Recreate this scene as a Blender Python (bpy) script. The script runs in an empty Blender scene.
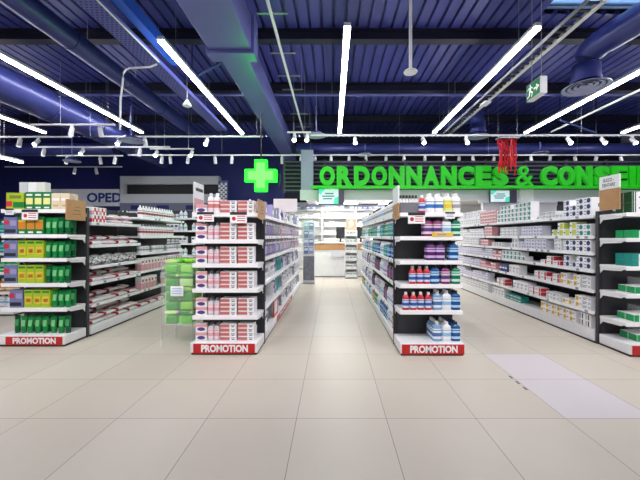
import bpy, bmesh, math, random
from mathutils import Vector
R = random.Random(7)
scene = bpy.context.scene
COL = scene.collection
F, VX, VY, CH = 328.0, 332.0, 236.0, 1.22      # focal length in px, vanishing point, eye height


def XU(u, y): return (u - VX) * y / F
def ZV(v, y): return CH + (VY - v) * y / F


# ------------------------------------------------------------------ materials
def lin(c):
    c = c / 255.0
    return c / 12.92 if c <= 0.04045 else ((c + 0.055) / 1.055) ** 2.4


MATS = {}


def mat(name, rgb, rough=0.5, metal=0.0, emit=0.0, var=0.06, scale=8.0, bump=0.0, alpha=None, trans=0.0, coat=0.0):
    if name in MATS: return MATS[name]
    m = bpy.data.materials.new(name); m.use_nodes = True
    nt = m.node_tree; b = nt.nodes['Principled BSDF']
    col = (lin(rgb[0]), lin(rgb[1]), lin(rgb[2]), 1)
    b.inputs['Roughness'].default_value = rough
    b.inputs['Metallic'].default_value = metal
    b.inputs['Coat Weight'].default_value = coat
    tc = nt.nodes.new('ShaderNodeTexCoord'); nz = nt.nodes.new('ShaderNodeTexNoise')
    nz.inputs['Scale'].default_value = scale; nz.inputs['Detail'].default_value = 3
    nt.links.new(tc.outputs['Object'], nz.inputs['Vector'])
    mx = nt.nodes.new('ShaderNodeMix'); mx.data_type = 'RGBA'
    mx.inputs['A'].default_value = tuple(min(1, c * (1 + var)) for c in col[:3]) + (1,)
    mx.inputs['B'].default_value = tuple(c * (1 - var) for c in col[:3]) + (1,)
    nt.links.new(nz.outputs['Fac'], mx.inputs['Factor'])
    nt.links.new(mx.outputs['Result'], b.inputs['Base Color'])
    if bump:
        bp = nt.nodes.new('ShaderNodeBump'); bp.inputs['Strength'].default_value = bump
        nt.links.new(nz.outputs['Fac'], bp.inputs['Height']); nt.links.new(bp.outputs['Normal'], b.inputs['Normal'])
    if emit:
        b.inputs['Emission Color'].default_value = col; b.inputs['Emission Strength'].default_value = emit
    if trans: b.inputs['Transmission Weight'].default_value = trans
    if alpha is not None: b.inputs['Alpha'].default_value = alpha
    MATS[name] = m
    return m


WHITE = mat('white_paint', (236, 236, 238), 0.4)
RAIL = mat('ticket_rail', (244, 244, 246), 0.3)
DARK = mat('dark_panel', (58, 59, 63), 0.5, var=0.1)
DARKER = mat('dark_back', (40, 40, 44), 0.6, var=0.1)
EDGE = mat('panel_edge', (120, 121, 126), 0.45)
BLACK = mat('black_plastic', (22, 22, 25), 0.4)
RED = mat('promotion_red', (190, 28, 30), 0.35)
KRAFT = mat('oak_board', (186, 140, 96), 0.55, var=0.18, scale=14)
GREY = mat('grey_metal', (150, 152, 158), 0.35, 0.4)
CLEAR = mat('clear_acrylic', (235, 245, 240), 0.05, alpha=0.1)
NAVY = mat('navy_paint', (60, 64, 134), 0.45, var=0.15, scale=1.5)
NAVYD = mat('navy_dark', (16, 18, 46), 0.6, var=0.15)
DUCT = mat('blue_duct', (52, 60, 126), 0.34, 0.15, var=0.12, scale=2)
DUCTL = mat('grey_blue_duct', (112, 118, 182), 0.35, 0.3, var=0.08, scale=2)
TRAYR = mat('tray_blue', (104, 110, 190), 0.35, 0.3, var=0.12, scale=30)
LAMP = mat('lamp_diffuser', (255, 252, 255), 0.4, emit=14.0)
LENS = mat('spot_lens', (255, 252, 245), 0.3, emit=12.0)
LETTER = mat('sign_green', (26, 186, 14), 0.4, emit=0.1)
CROSS = mat('cross_green', (6, 235, 10), 0.4, emit=5.5)
CROSSL = mat('cross_green_core', (58, 255, 50), 0.4, emit=2.2)


def C(name, r, g, b, rough=0.42, **k): return mat(name, (r, g, b), rough, **k)


PW = C('carton_white', 240, 240, 243); PGREY = C('print_grey', 150, 152, 162); PBLACK = C('print_black', 45, 45, 52)
PRED = C('print_red', 205, 45, 62); PPINK = C('print_pink', 220, 160, 168); PSAL = C('print_salmon', 198, 120, 116)
PPUR = C('print_purple', 84, 54, 124); PNAVY = C('print_navy', 45, 60, 120); PTEAL = C('print_teal', 30, 140, 130)
PYEL = C('print_yellow', 226, 192, 66); PLIME = C('print_lime', 166, 192, 40); PGRN = C('print_green', 20, 125, 60)
PDGRN = C('print_dark_green', 14, 84, 48); PORG = C('print_orange', 216, 136, 44); PBEIGE = C('print_beige', 222, 205, 176)
PBLUE = C('print_blue', 40, 110, 185); PSKY = C('print_sky', 140, 185, 220); PLAV = C('print_lavender', 160, 152, 198)
PMAG = C('print_magenta', 150, 50, 130); PAMB = C('print_amber', 165, 72, 36)


# ------------------------------------------------------------------ mesh builder
class MB:
    def __init__(s): s.v = []; s.f = []; s.m = []; s.mats = []

    def mi(s, mt):
        if mt not in s.mats: s.mats.append(mt)
        return s.mats.index(mt)

    def add(s, vs, fs, mt):
        o = len(s.v); s.v += [tuple(p) for p in vs]; k = s.mi(mt)
        for f in fs: s.f.append(tuple(o + i for i in f)); s.m.append(k)
        return s

    def box(s, x0, x1, y0, y1, z0, z1, mt, ch=0.0):
        if ch <= 0:
            return s.add([(x, y, z) for z in (z0, z1) for y in (y0, y1) for x in (x0, x1)],
                         [(0, 2, 3, 1), (4, 5, 7, 6), (0, 1, 5, 4), (2, 6, 7, 3), (0, 4, 6, 2), (1, 3, 7, 5)], mt)
        bm = bmesh.new()
        lo = (x0, y0, z0); hi = (x1, y1, z1); vs = []
        for c in range(8):
            p = [hi[i] if c >> i & 1 else lo[i] for i in range(3)]
            d = [-ch if c >> i & 1 else ch for i in range(3)]
            for a in range(3):
                vs.append([p[i] + (0 if i == a else d[i]) for i in range(3)])
        for q in vs: bm.verts.new(q)
        r = bmesh.ops.convex_hull(bm, input=bm.verts)
        bmesh.ops.dissolve_limit(bm, angle_limit=0.01, verts=bm.verts, edges=bm.edges)
        bm.verts.index_update()
        s.add([v.co[:] for v in bm.verts], [tuple(v.index for v in f.verts) for f in bm.faces], mt)
        bm.free()
        return s

    def poly(s, pts, mt): return s.add(pts, [tuple(range(len(pts)))], mt)

    def loft(s, rings, mt, c0=True, c1=True, closed=True):
        n = len(rings[0]); vs = [p for r in rings for p in r]; fs = []
        for i in range(len(rings) - 1):
            for j in range(n if closed else n - 1):
                a = i * n + j; b = i * n + (j + 1) % n
                fs.append((a, b, b + n, a + n))
        if c0: fs.append(tuple(range(n))[::-1])
        if c1: fs.append(tuple(range((len(rings) - 1) * n, len(rings) * n)))
        return s.add(vs, fs, mt)

    def lathe(s, prof, mt, cx=0, cy=0, n=16):
        return s.loft([[(cx + r * math.cos(2 * math.pi * k / n), cy + r * math.sin(2 * math.pi * k / n), z) for k in range(n)] for r, z in prof], mt)

    def tube(s, pts, r, mt, n=8):
        pts = [Vector(p) for p in pts]; rings = []
        for i, p in enumerate(pts):
            t = (pts[min(i + 1, len(pts) - 1)] - pts[max(i - 1, 0)]).normalized()
            up = Vector((0, 0, 1)) if abs(t.z) < 0.95 else Vector((1, 0, 0))
            a = t.cross(up).normalized(); b = a.cross(t)
            rr = r[i] if isinstance(r, (list, tuple)) else r
            rings.append([tuple(p + a * rr * math.cos(2 * math.pi * k / n) + b * rr * math.sin(2 * math.pi * k / n)) for k in range(n)])
        return s.loft(rings, mt)

    def disc(s, cx, y, cz, rx, rz, mt, n=14):      # in the XZ plane
        return s.poly([(cx + rx * math.cos(2 * math.pi * k / n), y, cz + rz * math.sin(2 * math.pi * k / n)) for k in range(n)], mt)

    def mesh(s, name, smooth=False, org=(0, 0, 0)):
        me = bpy.data.meshes.new(name)
        me.from_pydata([(x - org[0], y - org[1], z - org[2]) for x, y, z in s.v], [], s.f)
        for m_ in s.mats: me.materials.append(m_)
        me.polygons.foreach_set('material_index', s.m)
        bm = bmesh.new(); bm.from_mesh(me); bmesh.ops.recalc_face_normals(bm, faces=bm.faces); bm.to_mesh(me); bm.free()
        if smooth:
            me.polygons.foreach_set('use_smooth', [True] * len(me.polygons)); me.set_sharp_from_angle(angle=math.radians(38))
        me.update()
        return me

    def build(s, name, parent=None, smooth=False):
        org = ORG.get(parent.name, (0, 0, 0)) if parent else (0, 0, 0)
        o = bpy.data.objects.new(name, s.mesh(name, smooth, org)); COL.objects.link(o)
        if parent: o.parent = parent; ORG[o.name] = org
        return o


ORG = {}
LABELS = {}


def tag(o, label, cat, group=None, kind=None):
    o['label'] = label; o['category'] = cat
    if group: o['group'] = group
    if kind: o['kind'] = kind
    n = len(label.replace('-', ' ').split())
    if not 4 <= n <= 16: print('LABEL LEN', n, label)
    LABELS.setdefault(label, []).append(o.name)
    return o


def thing(name, loc, label, cat, group=None):
    o = bpy.data.objects.new(name, None); COL.objects.link(o); o.location = loc; o.empty_display_size = 0.1
    ORG[o.name] = tuple(loc)
    return tag(o, label, cat, group)


def struct(o): o['kind'] = 'structure'; return o


def textmesh(body, bold=0.0):
    c = bpy.data.curves.new('lettering', 'FONT'); c.body = body; c.offset = bold; c.resolution_u = 3
    o = bpy.data.objects.new('lettering', c); COL.objects.link(o)
    bpy.context.view_layer.update()
    me = bpy.data.meshes.new_from_object(o.evaluated_get(bpy.context.evaluated_depsgraph_get()))
    vs = [v.co.copy() for v in me.vertices]; fs = [tuple(p.vertices) for p in me.polygons]
    bpy.data.objects.remove(o); bpy.data.curves.remove(c); bpy.data.meshes.remove(me)
    return vs, fs


def text_fit(mb, body, p0, du, dv, w, h, mt, bold=0.02, thick=0.0, dn=None):
    """lettering stretched to w x h from the corner p0 along du (right) and dv (up); thick > 0 makes solid letters"""
    vs, fs = textmesh(body, bold)
    x0 = min(v.x for v in vs); x1 = max(v.x for v in vs); y0 = min(v.y for v in vs); y1 = max(v.y for v in vs)
    p0 = Vector(p0); du = Vector(du); dv = Vector(dv)
    P = [p0 + du * ((v.x - x0) / (x1 - x0) * w) + dv * ((v.y - y0) / (y1 - y0) * h) for v in vs]
    if thick <= 0: return mb.add(P, fs, mt)
    dn = Vector(dn); n = len(P); cnt = {}
    for f in fs:
        for i in range(len(f)):
            a, b = f[i], f[(i + 1) % len(f)]; cnt[(a, b)] = 1
    side = [(a, b, b + n, a + n) for (a, b) in cnt if (b, a) not in cnt]
    return mb.add(P + [p + dn * thick for p in P], list(fs) + [tuple(i + n for i in f) for f in fs] + side, mt)


ONES = 'zeroth first second third fourth fifth sixth seventh eighth ninth tenth eleventh twelfth thirteenth fourteenth fifteenth sixteenth seventeenth eighteenth nineteenth'.split()
TENS = {2: ('twentieth', 'twenty'), 3: ('thirtieth', 'thirty'), 4: ('fortieth', 'forty'), 5: ('fiftieth', 'fifty'), 6: ('sixtieth', 'sixty')}


def nth(n):
    if n < 20: return ONES[n]
    a, b = divmod(n, 10)
    return TENS[a][0] if b == 0 else TENS[a][1] + '-' + ONES[b]


# ------------------------------------------------------------------ product prototypes (front faces -Y, origin at base centre)
class Proto:
    def __init__(s, name, cat, desc, w, d, h, parts): s.name, s.cat, s.desc, s.w, s.d, s.h, s.parts = name, cat, desc, w, d, h, parts


def carton(name, desc, w, d, h, base, prints=(), cat='box', side=None):
    mb = MB(); mb.box(-w / 2, w / 2, -d / 2, d / 2, 0, h, base, min(0.0025, h * 0.05))
    y = -d / 2 - 0.0005
    for p in prints:
        if p[0] == 'o':
            _, cx, cz, r, mt = p; mb.disc(-w / 2 + cx * w, y - 0.0003, cz * h, r * min(w, h), r * min(w, h), mt)
        elif p[0] == 'e':
            _, cx, cz, rx, rz, mt = p; mb.disc(-w / 2 + cx * w, y - 0.0003, cz * h, rx * w, rz * h, mt)
        else:
            a, b, c_, e, mt = p
            mb.poly([(-w / 2 + a * w, y, c_ * h), (-w / 2 + b * w, y, c_ * h), (-w / 2 + b * w, y, e * h), (-w / 2 + a * w, y, e * h)], mt)
            # the same band runs on round the two ends of the carton where it reaches the edge
            for sx, edge in ((-1, a <= 0.02), (1, b >= 0.98)):
                if edge:
                    x = sx * (w / 2 + 0.0005)
                    mb.poly([(x, -d * 0.46, c_ * h), (x, d * 0.46, c_ * h), (x, d * 0.46, e * h), (x, -d * 0.46, e * h)], mt)
    if side:
        for sx in (-1, 1):
            x = sx * (w / 2 + 0.0005)
            mb.poly([(x, -d * .3, h * .25), (x, d * .3, h * .25), (x, d * .3, h * .7), (x, -d * .3, h * .7)], side)
    # tuck-flap seam along the top
    mb.poly([(-w * .46, -d * .3, h + .0005), (w * .46, -d * .3, h + .0005), (w * .46, -d * .27, h + .0005), (-w * .46, -d * .27, h + .0005)], PGREY)
    return Proto(name, cat, desc, w, d, h, [(None, mb.mesh(name))])


def ring(w, d, z, n=20, p=3.2):
    out = []
    for k in range(n):
        t = 2 * math.pi * (k + 0.5) / n; c, s_ = math.cos(t), math.sin(t)
        out.append((w / 2 * math.copysign(abs(c) ** (2 / p), c), d / 2 * math.copysign(abs(s_) ** (2 / p), s_), z))
    return out


def bottle(name, desc, w, d, h, body, cap, label, stripe=None, neck=0.32, capw=0.4, shoulder=0.74, p=3.2, single=False, cat='bottle', waist=1.0):
    zc = h * 0.86
    B = MB(); B.loft([ring(w * .92, d * .92, 0, p=p), ring(w, d, h * .02, p=p), ring(w * waist, d * waist, h * .4, p=p), ring(w, d, h * shoulder * .93, p=p), ring(w * .93, d * .93, h * shoulder, p=p),
                      ring(w * .62, d * .66, h * .82, p=2.4), ring(w * neck, min(d, w) * neck, zc - h * .005, p=2)], body)
    K = MB() if not single else B
    cr = min(w, d) * capw / 2 if min(w, d) * capw > 0.012 else 0.008
    K.lathe([(cr, zc), (cr * 1.03, zc + .002), (cr * .96, h - .003), (cr * .8, h)], cap, n=14)
    L = MB() if not single else B
    a, b = h * .13, h * shoulder * .86
    ww, dd = w * waist * 1.012 + .0012, d * waist * 1.012 + .0012
    L.loft([ring(ww, dd, a, p=p), ring(ww, dd, b, p=p)], label, False, False)
    if stripe:
        L.loft([ring(ww + .001, dd + .001, a + (b - a) * .25, p=p), ring(ww + .001, dd + .001, a + (b - a) * .6, p=p)], stripe, False, False)
        L.loft([ring(ww + .001, dd + .001, a + (b - a) * .8, p=p), ring(ww + .001, dd + .001, a + (b - a) * .88, p=p)], stripe, False, False)
    if single: return Proto(name, cat, desc, w, d, h, [(None, B.mesh(name, True))])
    return Proto(name, cat, desc, w, d, h, [('bottle_body', B.mesh('bottle_body', True)), ('cap', K.mesh('cap', True)), ('paper_label', L.mesh('paper_label', True))])


def tube_pack(name, desc, w, d, h, body, cap, label):
    B = MB(); rs = []
    for k, z in enumerate((.14, .17, .4, .7, .93, 1.0)):
        t = (z - .14) / .86
        rs.append(ring(w * (.74 + .26 * t), d * (1 - t) + .004, z * h, p=2.2))
    B.loft(rs, body)
    K = MB(); K.lathe([(w * .34, 0), (w * .36, .003), (w * .35, h * .135)], cap, n=16)
    L = MB(); y = -d * .5
    t0, t1 = .3, .72
    q = lambda t, sx: (sx * w * .3, -((d * (1 - t) + .004) / 2) - .0012, (.14 + .86 * t) * h)
    L.poly([q(t0, -1), q(t0, 1), q(t1, 1), q(t1, -1)], label)
    return Proto(name, 'tube', desc, w, d, h, [('tube_body', B.mesh('tube_body', True)), ('cap', K.mesh('cap', True)), ('paper_label', L.mesh('paper_label'))])


def pillow(name, desc, w, d, h, base, end, lid=None, cat='pack'):
    """soft pack lying flat, long side along X"""
    B = MB(); n = 14; rs = []; ts = [-.5, -.47, -.44, -.36, -.2, 0, .2, .36, .44, .47, .5]
    for t in ts:
        k = max(.05, 1 - abs(t * 2) ** 5)
        rs.append([(t * w, d / 2 * (0.9 + .1 * k) * x, h / 2 + h / 2 * k * z) for x, z in [(math.copysign(abs(math.cos(a)) ** .6, math.cos(a)), math.copysign(abs(math.sin(a)) ** .7, math.sin(a))) for a in [2 * math.pi * (j + .5) / n for j in range(n)]]])
    B.loft(rs[:4], end, True, False); B.loft(rs[3:8], base, False, False); B.loft(rs[7:], base, False, True)
    me = B.mesh('film', True)
    parts = [('film', me)]
    if lid:
        K = MB(); K.box(-w * .2, w * .2, -d * .26, d * .26, h + .0005, h + .008, lid, .003); parts.append(('flip_lid', K.mesh('flip_lid')))
    return Proto(name, cat, desc, w, d, h + (.008 if lid else 0), parts)


def upright_pouch(name, desc, w, d, h, base, band, single=True):
    B = MB(); rs = []
    for t, k, wk in ((0, .9, .96), (.04, 1, 1), (.4, .95, 1), (.75, .6, .98), (.93, .12, .97), (1, .08, .97)):
        rs.append(ring(w * wk, max(.004, d * k), t * h, n=16, p=2.6))
    B.loft(rs[:3], base, True, False); B.loft(rs[2:4], band, False, False); B.loft(rs[3:], base, False, True)
    return Proto(name, 'pouch', desc, w, d, h, [(None, B.mesh(name, True))])


def blister(name, desc, w, h, card, bub):
    A = MB(); A.box(-w / 2, w / 2, -.0015, .0015, 0, h, card, .001)
    A.poly([(-w * .42, -.002, h * .7), (w * .42, -.002, h * .7), (w * .42, -.002, h * .86), (-w * .42, -.002, h * .86)], PW)
    Bm = MB(); Bm.loft([[(x * w * .38, -.002, h * .36 + z * h * .29) for x, _, z in [(a, 0, b) for a, b, _ in ring(2, 2, 0, 12)]],
                        [(x * w * .36, -.022, h * .36 + z * h * .27) for x, z in [(a, b) for a, b, _ in ring(2, 2, 0, 12)]],
                        [(x * w * .26, -.028, h * .36 + z * h * .2) for x, z in [(a, b) for a, b, _ in ring(2, 2, 0, 12)]]], bub, False, True)
    return Proto(name, 'pack', desc, w, .03, h, [('backing_card', A.mesh('backing_card')), ('blister', Bm.mesh('blister', True))])


def place(p, x, y, z, rot, label, group=None):
    loc = (x, y, z + .001)
    if len(p.parts) == 1:
        o = bpy.data.objects.new(p.name, p.parts[0][1]); COL.objects.link(o); o.location = loc; o.rotation_euler = (0, 0, rot)
        return tag(o, label, p.cat, group)
    o = bpy.data.objects.new(p.name, None); COL.objects.link(o); o.location = loc; o.rotation_euler = (0, 0, rot); o.empty_display_size = .05
    for n, me in p.parts:
        c = bpy.data.objects.new(n, me); COL.objects.link(c); c.parent = o
    return tag(o, label, p.cat, group)


# ------------------------------------------------------------------ the setting
YB = 12.5


def build_floor():
    m = bpy.data.materials.new('floor_tiles'); m.use_nodes = True
    nt = m.node_tree; N = nt.nodes; Lk = nt.links; b = N['Principled BSDF']
    geo = N.new('ShaderNodeTexCoord'); sep = N.new('ShaderNodeSeparateXYZ'); Lk.new(geo.outputs['Object'], sep.inputs[0])

    def math_(op, a, bb=None, cc=None):
        n = N.new('ShaderNodeMath'); n.operation = op
        for i, x in enumerate((a, bb, cc)):
            if x is None: continue
            if isinstance(x, (int, float)): n.inputs[i].default_value = x
            else: Lk.new(x, n.inputs[i])
        return n.outputs[0]
    gx = math_('ABSOLUTE', math_('SUBTRACT', math_('FRACT', math_('DIVIDE', math_('ADD', sep.outputs['X'], 0.237 + 0.3 + 60), 0.6)), 0.5))
    gy = math_('ABSOLUTE', math_('SUBTRACT', math_('FRACT', math_('DIVIDE', math_('ADD', sep.outputs['Y'], -2.193 + 0.3 + 60), 0.6)), 0.5))
    g = math_('MAXIMUM', math_('LESS_THAN', gx, 0.0036), math_('LESS_THAN', gy, 0.0036))
    # each tile its own shade
    fx = math_('FLOOR', math_('DIVIDE', math_('ADD', sep.outputs['X'], 0.237 + 60), 0.6)); fy = math_('FLOOR', math_('DIVIDE', math_('ADD', sep.outputs['Y'], 60 - 2.193), 0.6))
    cmb = N.new('ShaderNodeCombineXYZ'); Lk.new(fx, cmb.inputs[0]); Lk.new(fy, cmb.inputs[1])
    wn = N.new('ShaderNodeTexWhiteNoise'); Lk.new(cmb.outputs[0], wn.inputs['Vector'])
    nz = N.new('ShaderNodeTexNoise'); nz.inputs['Scale'].default_value = 1.6; nz.inputs['Detail'].default_value = 5; Lk.new(geo.outputs['Object'], nz.inputs['Vector'])
    val = math_('ADD', math_('MULTIPLY', wn.outputs['Value'], 0.35), math_('MULTIPLY', nz.outputs['Fac'], 0.65))
    mx = N.new('ShaderNodeMix'); mx.data_type = 'RGBA'; Lk.new(val, mx.inputs['Factor'])
    mx.inputs['A'].default_value = (lin(190), lin(182), lin(168), 1); mx.inputs['B'].default_value = (lin(206), lin(199), lin(186), 1)
    # two paler replacement tiles
    pale = math_('MULTIPLY', math_('MULTIPLY', math_('GREATER_THAN', sep.outputs['X'], 1.563), math_('LESS_THAN', sep.outputs['X'], 2.163)),
                 math_('MULTIPLY', math_('GREATER_THAN', sep.outputs['Y'], 2.193), math_('LESS_THAN', sep.outputs['Y'], 3.393)))
    m3 = N.new('ShaderNodeMix'); m3.data_type = 'RGBA'; Lk.new(pale, m3.inputs['Factor']); Lk.new(mx.outputs['Result'], m3.inputs['A']); m3.inputs['B'].default_value = (lin(206), lin(200), lin(202), 1)
    m2 = N.new('ShaderNodeMix'); m2.data_type = 'RGBA'; Lk.new(g, m2.inputs['Factor']); Lk.new(m3.outputs['Result'], m2.inputs['A']); m2.inputs['B'].default_value = (lin(128), lin(120), lin(114), 1)
    Lk.new(m2.outputs['Result'], b.inputs['Base Color'])
    rg = N.new('ShaderNodeMapRange'); rg.inputs['To Min'].default_value = 0.28; rg.inputs['To Max'].default_value = 0.42; Lk.new(nz.outputs['Fac'], rg.inputs['Value']); Lk.new(rg.outputs['Result'], b.inputs['Roughness'])
    fl = struct(MB().box(-14, 11, -5, YB, -.1, 0, m).build('floor'))
    sc = MB()
    for k in range(3):
        t = k / 2
        x0, y0 = 1.545 + .0 * t, 2.86 - .21 * t
        sc.box(x0 - .008, x0 + .008, y0 - .05, y0, 0, .0012, C('scuff_dark', 70, 66, 66))
    struct(sc.build('scuff_mark', fl))


build_floor()
WBLUE = mat('blue_wall', (34, 42, 116), 0.6, var=0.12, scale=0.8)
WLIGHT = mat('light_wall', (206, 208, 214), 0.6, var=0.04, scale=1)
WSIDE = mat('side_wall', (140, 146, 170), 0.7, var=0.05, scale=1)
H = 5.0
b_ = MB(); b_.box(-14, -1.8, YB, YB + .15, 0, H, WBLUE); b_.box(-1.8, 11, YB, YB + .15, 0, 2.5, WLIGHT); b_.box(-1.8, 11, YB, YB + .15, 2.5, H, NAVYD)
struct(b_.build('wall_back'))
struct(MB().box(-14.15, -14, -5, YB, 0, H, WSIDE).build('wall_left'))
struct(MB().box(11, 11.15, -5, YB, 0, H, WSIDE).build('wall_right'))
struct(MB().box(-14, 11, -5.15, -5, 0, H, WSIDE).build('wall_front'))


def build_ceiling():
    # trapezoidal steel deck, flutes along Y, with an opening for the skylight
    SX0, SX1, SY0, SY1 = 3.55, 6.6, 3.2, 5.58
    mb = MB()
    pitch = 0.21

    def strip(x0, x1, y0, y1):
        xs = []; k0 = math.ceil(x0 / pitch); x = x0
        pts = [(x0, H)]
        k = k0
        while k * pitch + .06 < x1:
            a = k * pitch
            if a > x0 + .005: pts += [(a, H), (a + .008, H + .07), (a + .045, H + .07), (a + .053, H)]
            k += 1
        pts.append((x1, H))
        mb.loft([[(x, y0, z) for x, z in pts], [(x, y1, z) for x, z in pts]], NAVY, False, False, closed=False)
    strip(-14, SX0, -5, YB); strip(SX1, 11, -5, YB); strip(SX0, SX1, -5, SY0); strip(SX0, SX1, SY1, YB)
    # roof insulation above the deck
    for a, b, c, d in ((-14, SX0, -5, YB), (SX1, 11, -5, YB), (SX0, SX1, -5, SY0), (SX0, SX1, SY1, YB)):
        mb.box(a, b, c, d, H + .075, H + .2, NAVYD)
    struct(mb.build('ceiling'))
    SKY = mat('skylight_sheet', (190, 215, 240), 0.3, trans=0.9)
    fr = MB()
    for k in range(9):
        y = SY0 + (SY1 - SY0) * k / 8
        fr.box(SX0, SX1, y - .02, y + .02, H + .08, H + .12, GREY)
    w = struct(fr.build('window_1'))
    struct(MB().box(SX0, SX1, SY0, SY1, H + .13, H + .14, SKY).build('pane', w))
    # dark steel beams across the hall
    k = 0
    for y in (-2.3, -.2, 1.9, 4.0, 6.05, 8.16, 10.3):
        bm = MB(); bm.box(-13.98, 10.98, y - .09, y + .09, H - .2, H - .185, NAVYD); bm.box(-13.98, 10.98, y - .01, y + .01, H - .19, H - .005, NAVYD); bm.box(-13.98, 10.98, y - .09, y + .09, H - .02, H - .005, NAVYD)
        struct(bm.build('roof_beam'))


build_ceiling()
# left storefront behind the wipes, with its white fascia
sf = MB(); y = 12.2
x0, x1 = XU(120, y), XU(219, y)
GP = mat('fascia_grey', (212, 214, 222), 0.5, var=0.03)
sf.box(x0, x1, y, y + .25, 3.15, 3.45, GP); sf.box(x0, x1, y, y + .25, 2.45, 2.78, GP); sf.box(x0, x0 + .15, y, y + .25, 2.78, 3.15, GP); sf.box(x0, x1, y + .18, y + .25, 2.78, 3.15, BLACK)
sf.box(x0, x1, y, y + .25, 0, 2.45, mat('storefront_lower', (120, 124, 150), 0.5))
for u0, u1 in ((157, 169), (131, 143), (186, 198)):
    sf.box(XU(u0, y), XU(u1, y), y - .02, y, 2.2, 2.36, WBLUE)
struct(sf.build('wall_storefront'))
fb = thing('fascia_sign', (XU(96, 12.3), 12.3, 2.4), 'white fascia with big blue lettering OPED on the dark blue back wall', 'sign')
MB().box(XU(20, 12.3), XU(119.5, 12.3), 12.3, 12.49, 2.35, 2.98, mat('fascia_white', (240, 242, 250), .5)).build('fascia_board', fb)
t_ = MB(); text_fit(t_, 'OPED', (XU(87, 12.3), 12.29, 2.48), (1, 0, 0), (0, 0, 1), 1.3, .36, mat('oped_blue', (40, 62, 150), .4), .03); t_.build('lettering', fb)
# perforated light strip beside the cross
lp = thing('lattice_panel', (XU(223, 12.0), 12.0, 0), 'narrow pale lattice panel against the blue wall beside the cross', 'panel')
a = MB(); x0, x1 = XU(218.5, 12), XU(227, 12)
for k in range(15):
    for j in range(4):
        z = .9 + k * .15 + (j % 2) * .075
        a.box(x0 + j * (x1 - x0) / 4, x0 + (j + .8) * (x1 - x0) / 4, 12, 12.02, z, z + .09, PW)
a.build('lattice', lp); MB().box(x0 - .02, x1 + .02, 12.021, 12.05, 0, 3.25, mat('lattice_back', (96, 104, 150), .5)).build('backing_board', lp)

# bulkhead over the dispensary
bk = MB(); y0 = 8.9
bk.box(XU(300, y0), 10.9, y0, y0 + .12, 2.2, 2.47, WLIGHT)
bk.box(XU(300, y0), 10.9, y0 + .12, YB, 2.40, 2.46, WHITE)
bk.box(4.1, 10.9, y0 + .02, y0 + .12, 0, 2.2, WLIGHT)
bk.box(XU(478, y0), 10.9, y0 - .06, y0, 2.12, 2.2, GP)
bk.box(XU(519, y0), XU(532, y0), y0 - .08, y0 - .001, 0, 2.47, WHITE)
struct(bk.build('wall_bulkhead'))
struct(MB().box(XU(301, 9.05), XU(313, 9.05), 9.05, 9.25, 2.475, 3.6, mat('pillar_paint', (150, 154, 178), .5)).build('trim_pillar'))
lv = thing('louvre_screen', (3, 9.3, 2.47), 'grey horizontal louvre screen standing behind the big green sign letters', 'screen')
a = MB()
for k in range(8):
    a.box(XU(284, 9.3), 10.5, 9.28, 9.34, 2.5 + k * .115, 2.535 + k * .115, mat('louvre_grey', (74, 76, 92), .5))
a.build('louvre', lv)
for k in range(11):
    x = XU(284, 9.3) + k * 1.15
    MB().box(x - .03, x + .03, 9.345, 9.39, 2.465, 3.4, DARK).build('post', lv)
MB().box(XU(284, 9.4), 10.5, 9.42, 9.44, 2.465, 3.38, NAVYD).build('backing_board', lv)  # sheet coloured dark for the shaded open space behind the slats
# lit soffit panels above the counter; front pair added to brighten it
for i, (x, y) in enumerate(((.2, 10.2), (2.4, 10.2), (.2, 11.7), (2.4, 11.7), (.2, 9.3), (2.4, 9.3))):
    o = thing('soffit_light', (x, y, 2.4), ['flush ceiling light over the counter front by the brochure stand', 'flush ceiling light over the counter front farther from the brochure stand', 'flush ceiling light before the back shelving above the monitors', 'flush ceiling light before the back shelving beyond the mouthwash gondola', 'added flush ceiling light in front of the counter by the display tower', 'added flush ceiling light in front of the counter over its plain white wing'][i], 'light', 'flush lights over the counter')
    MB().box(x - .75, x + .75, y - .2, y + .2, 2.385, 2.399, WHITE).build('frame', o); MB().box(x - .72, x + .72, y - .17, y + .17, 2.378, 2.384, mat('soffit_diffuser', (255, 253, 248), .4, emit=10)).build('diffuser', o)

# ------------------------------------------------------------------ green sign ORDONNANCES & CONSEILS
sg = thing('pharmacy_sign', (4, 8.7, 2.49), 'long green letter sign reading ORDONNANCES & CONSEILS above the dispensary counter', 'sign')
ys = 8.6
MB().box(XU(311, ys), XU(690, ys), ys, ys + .17, 2.475, 2.545, LETTER, .008).build('base_bar', sg)
zl, hl = 2.55, ZV(165.5, ys) - 2.55
fs_ = {'I': .42, '&': 1.0, 'M': 1.15}


def word(w_, u0, u1):
    n = sum(fs_.get(c, 1) for c in w_); x = XU(u0, ys); tot = XU(u1, ys) - x; cell = tot / n
    for c in w_:
        wd = cell * fs_.get(c, 1)
        a = MB(); text_fit(a, c, (x + .02, ys + .05, zl), (1, 0, 0), (0, 0, 1), wd - .045, hl, LETTER, .0 if c == '&' else .06, .09, (0, 1, 0)); a.build('letter', sg); x += wd


word('ORDONNANCES', 318.5, 511); word('&', 517, 536); word('CONSEILS', 542, 674)

# green cross
cx, cy, cz = XU(260.5, 7), 7.0, ZV(175.3, 7)
cr = thing('pharmacy_cross', (cx, cy, cz - .34), 'glowing green pharmacy cross hanging above the pink toothpaste gondola', 'sign')
a = .335; t = .128


def cross(s_, y0, y1, mt):
    A, T = a * s_, t * s_ if s_ > .9 else t * s_ * .9
    P = [(-T, -A), (T, -A), (T, -T), (A, -T), (A, T), (T, T), (T, A), (-T, A), (-T, T), (-A, T), (-A, -T), (-T, -T)]
    return MB().loft([[(cx + x, y0, cz + z) for x, z in P], [(cx + x, y1, cz + z) for x, z in P]], mt)


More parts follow.
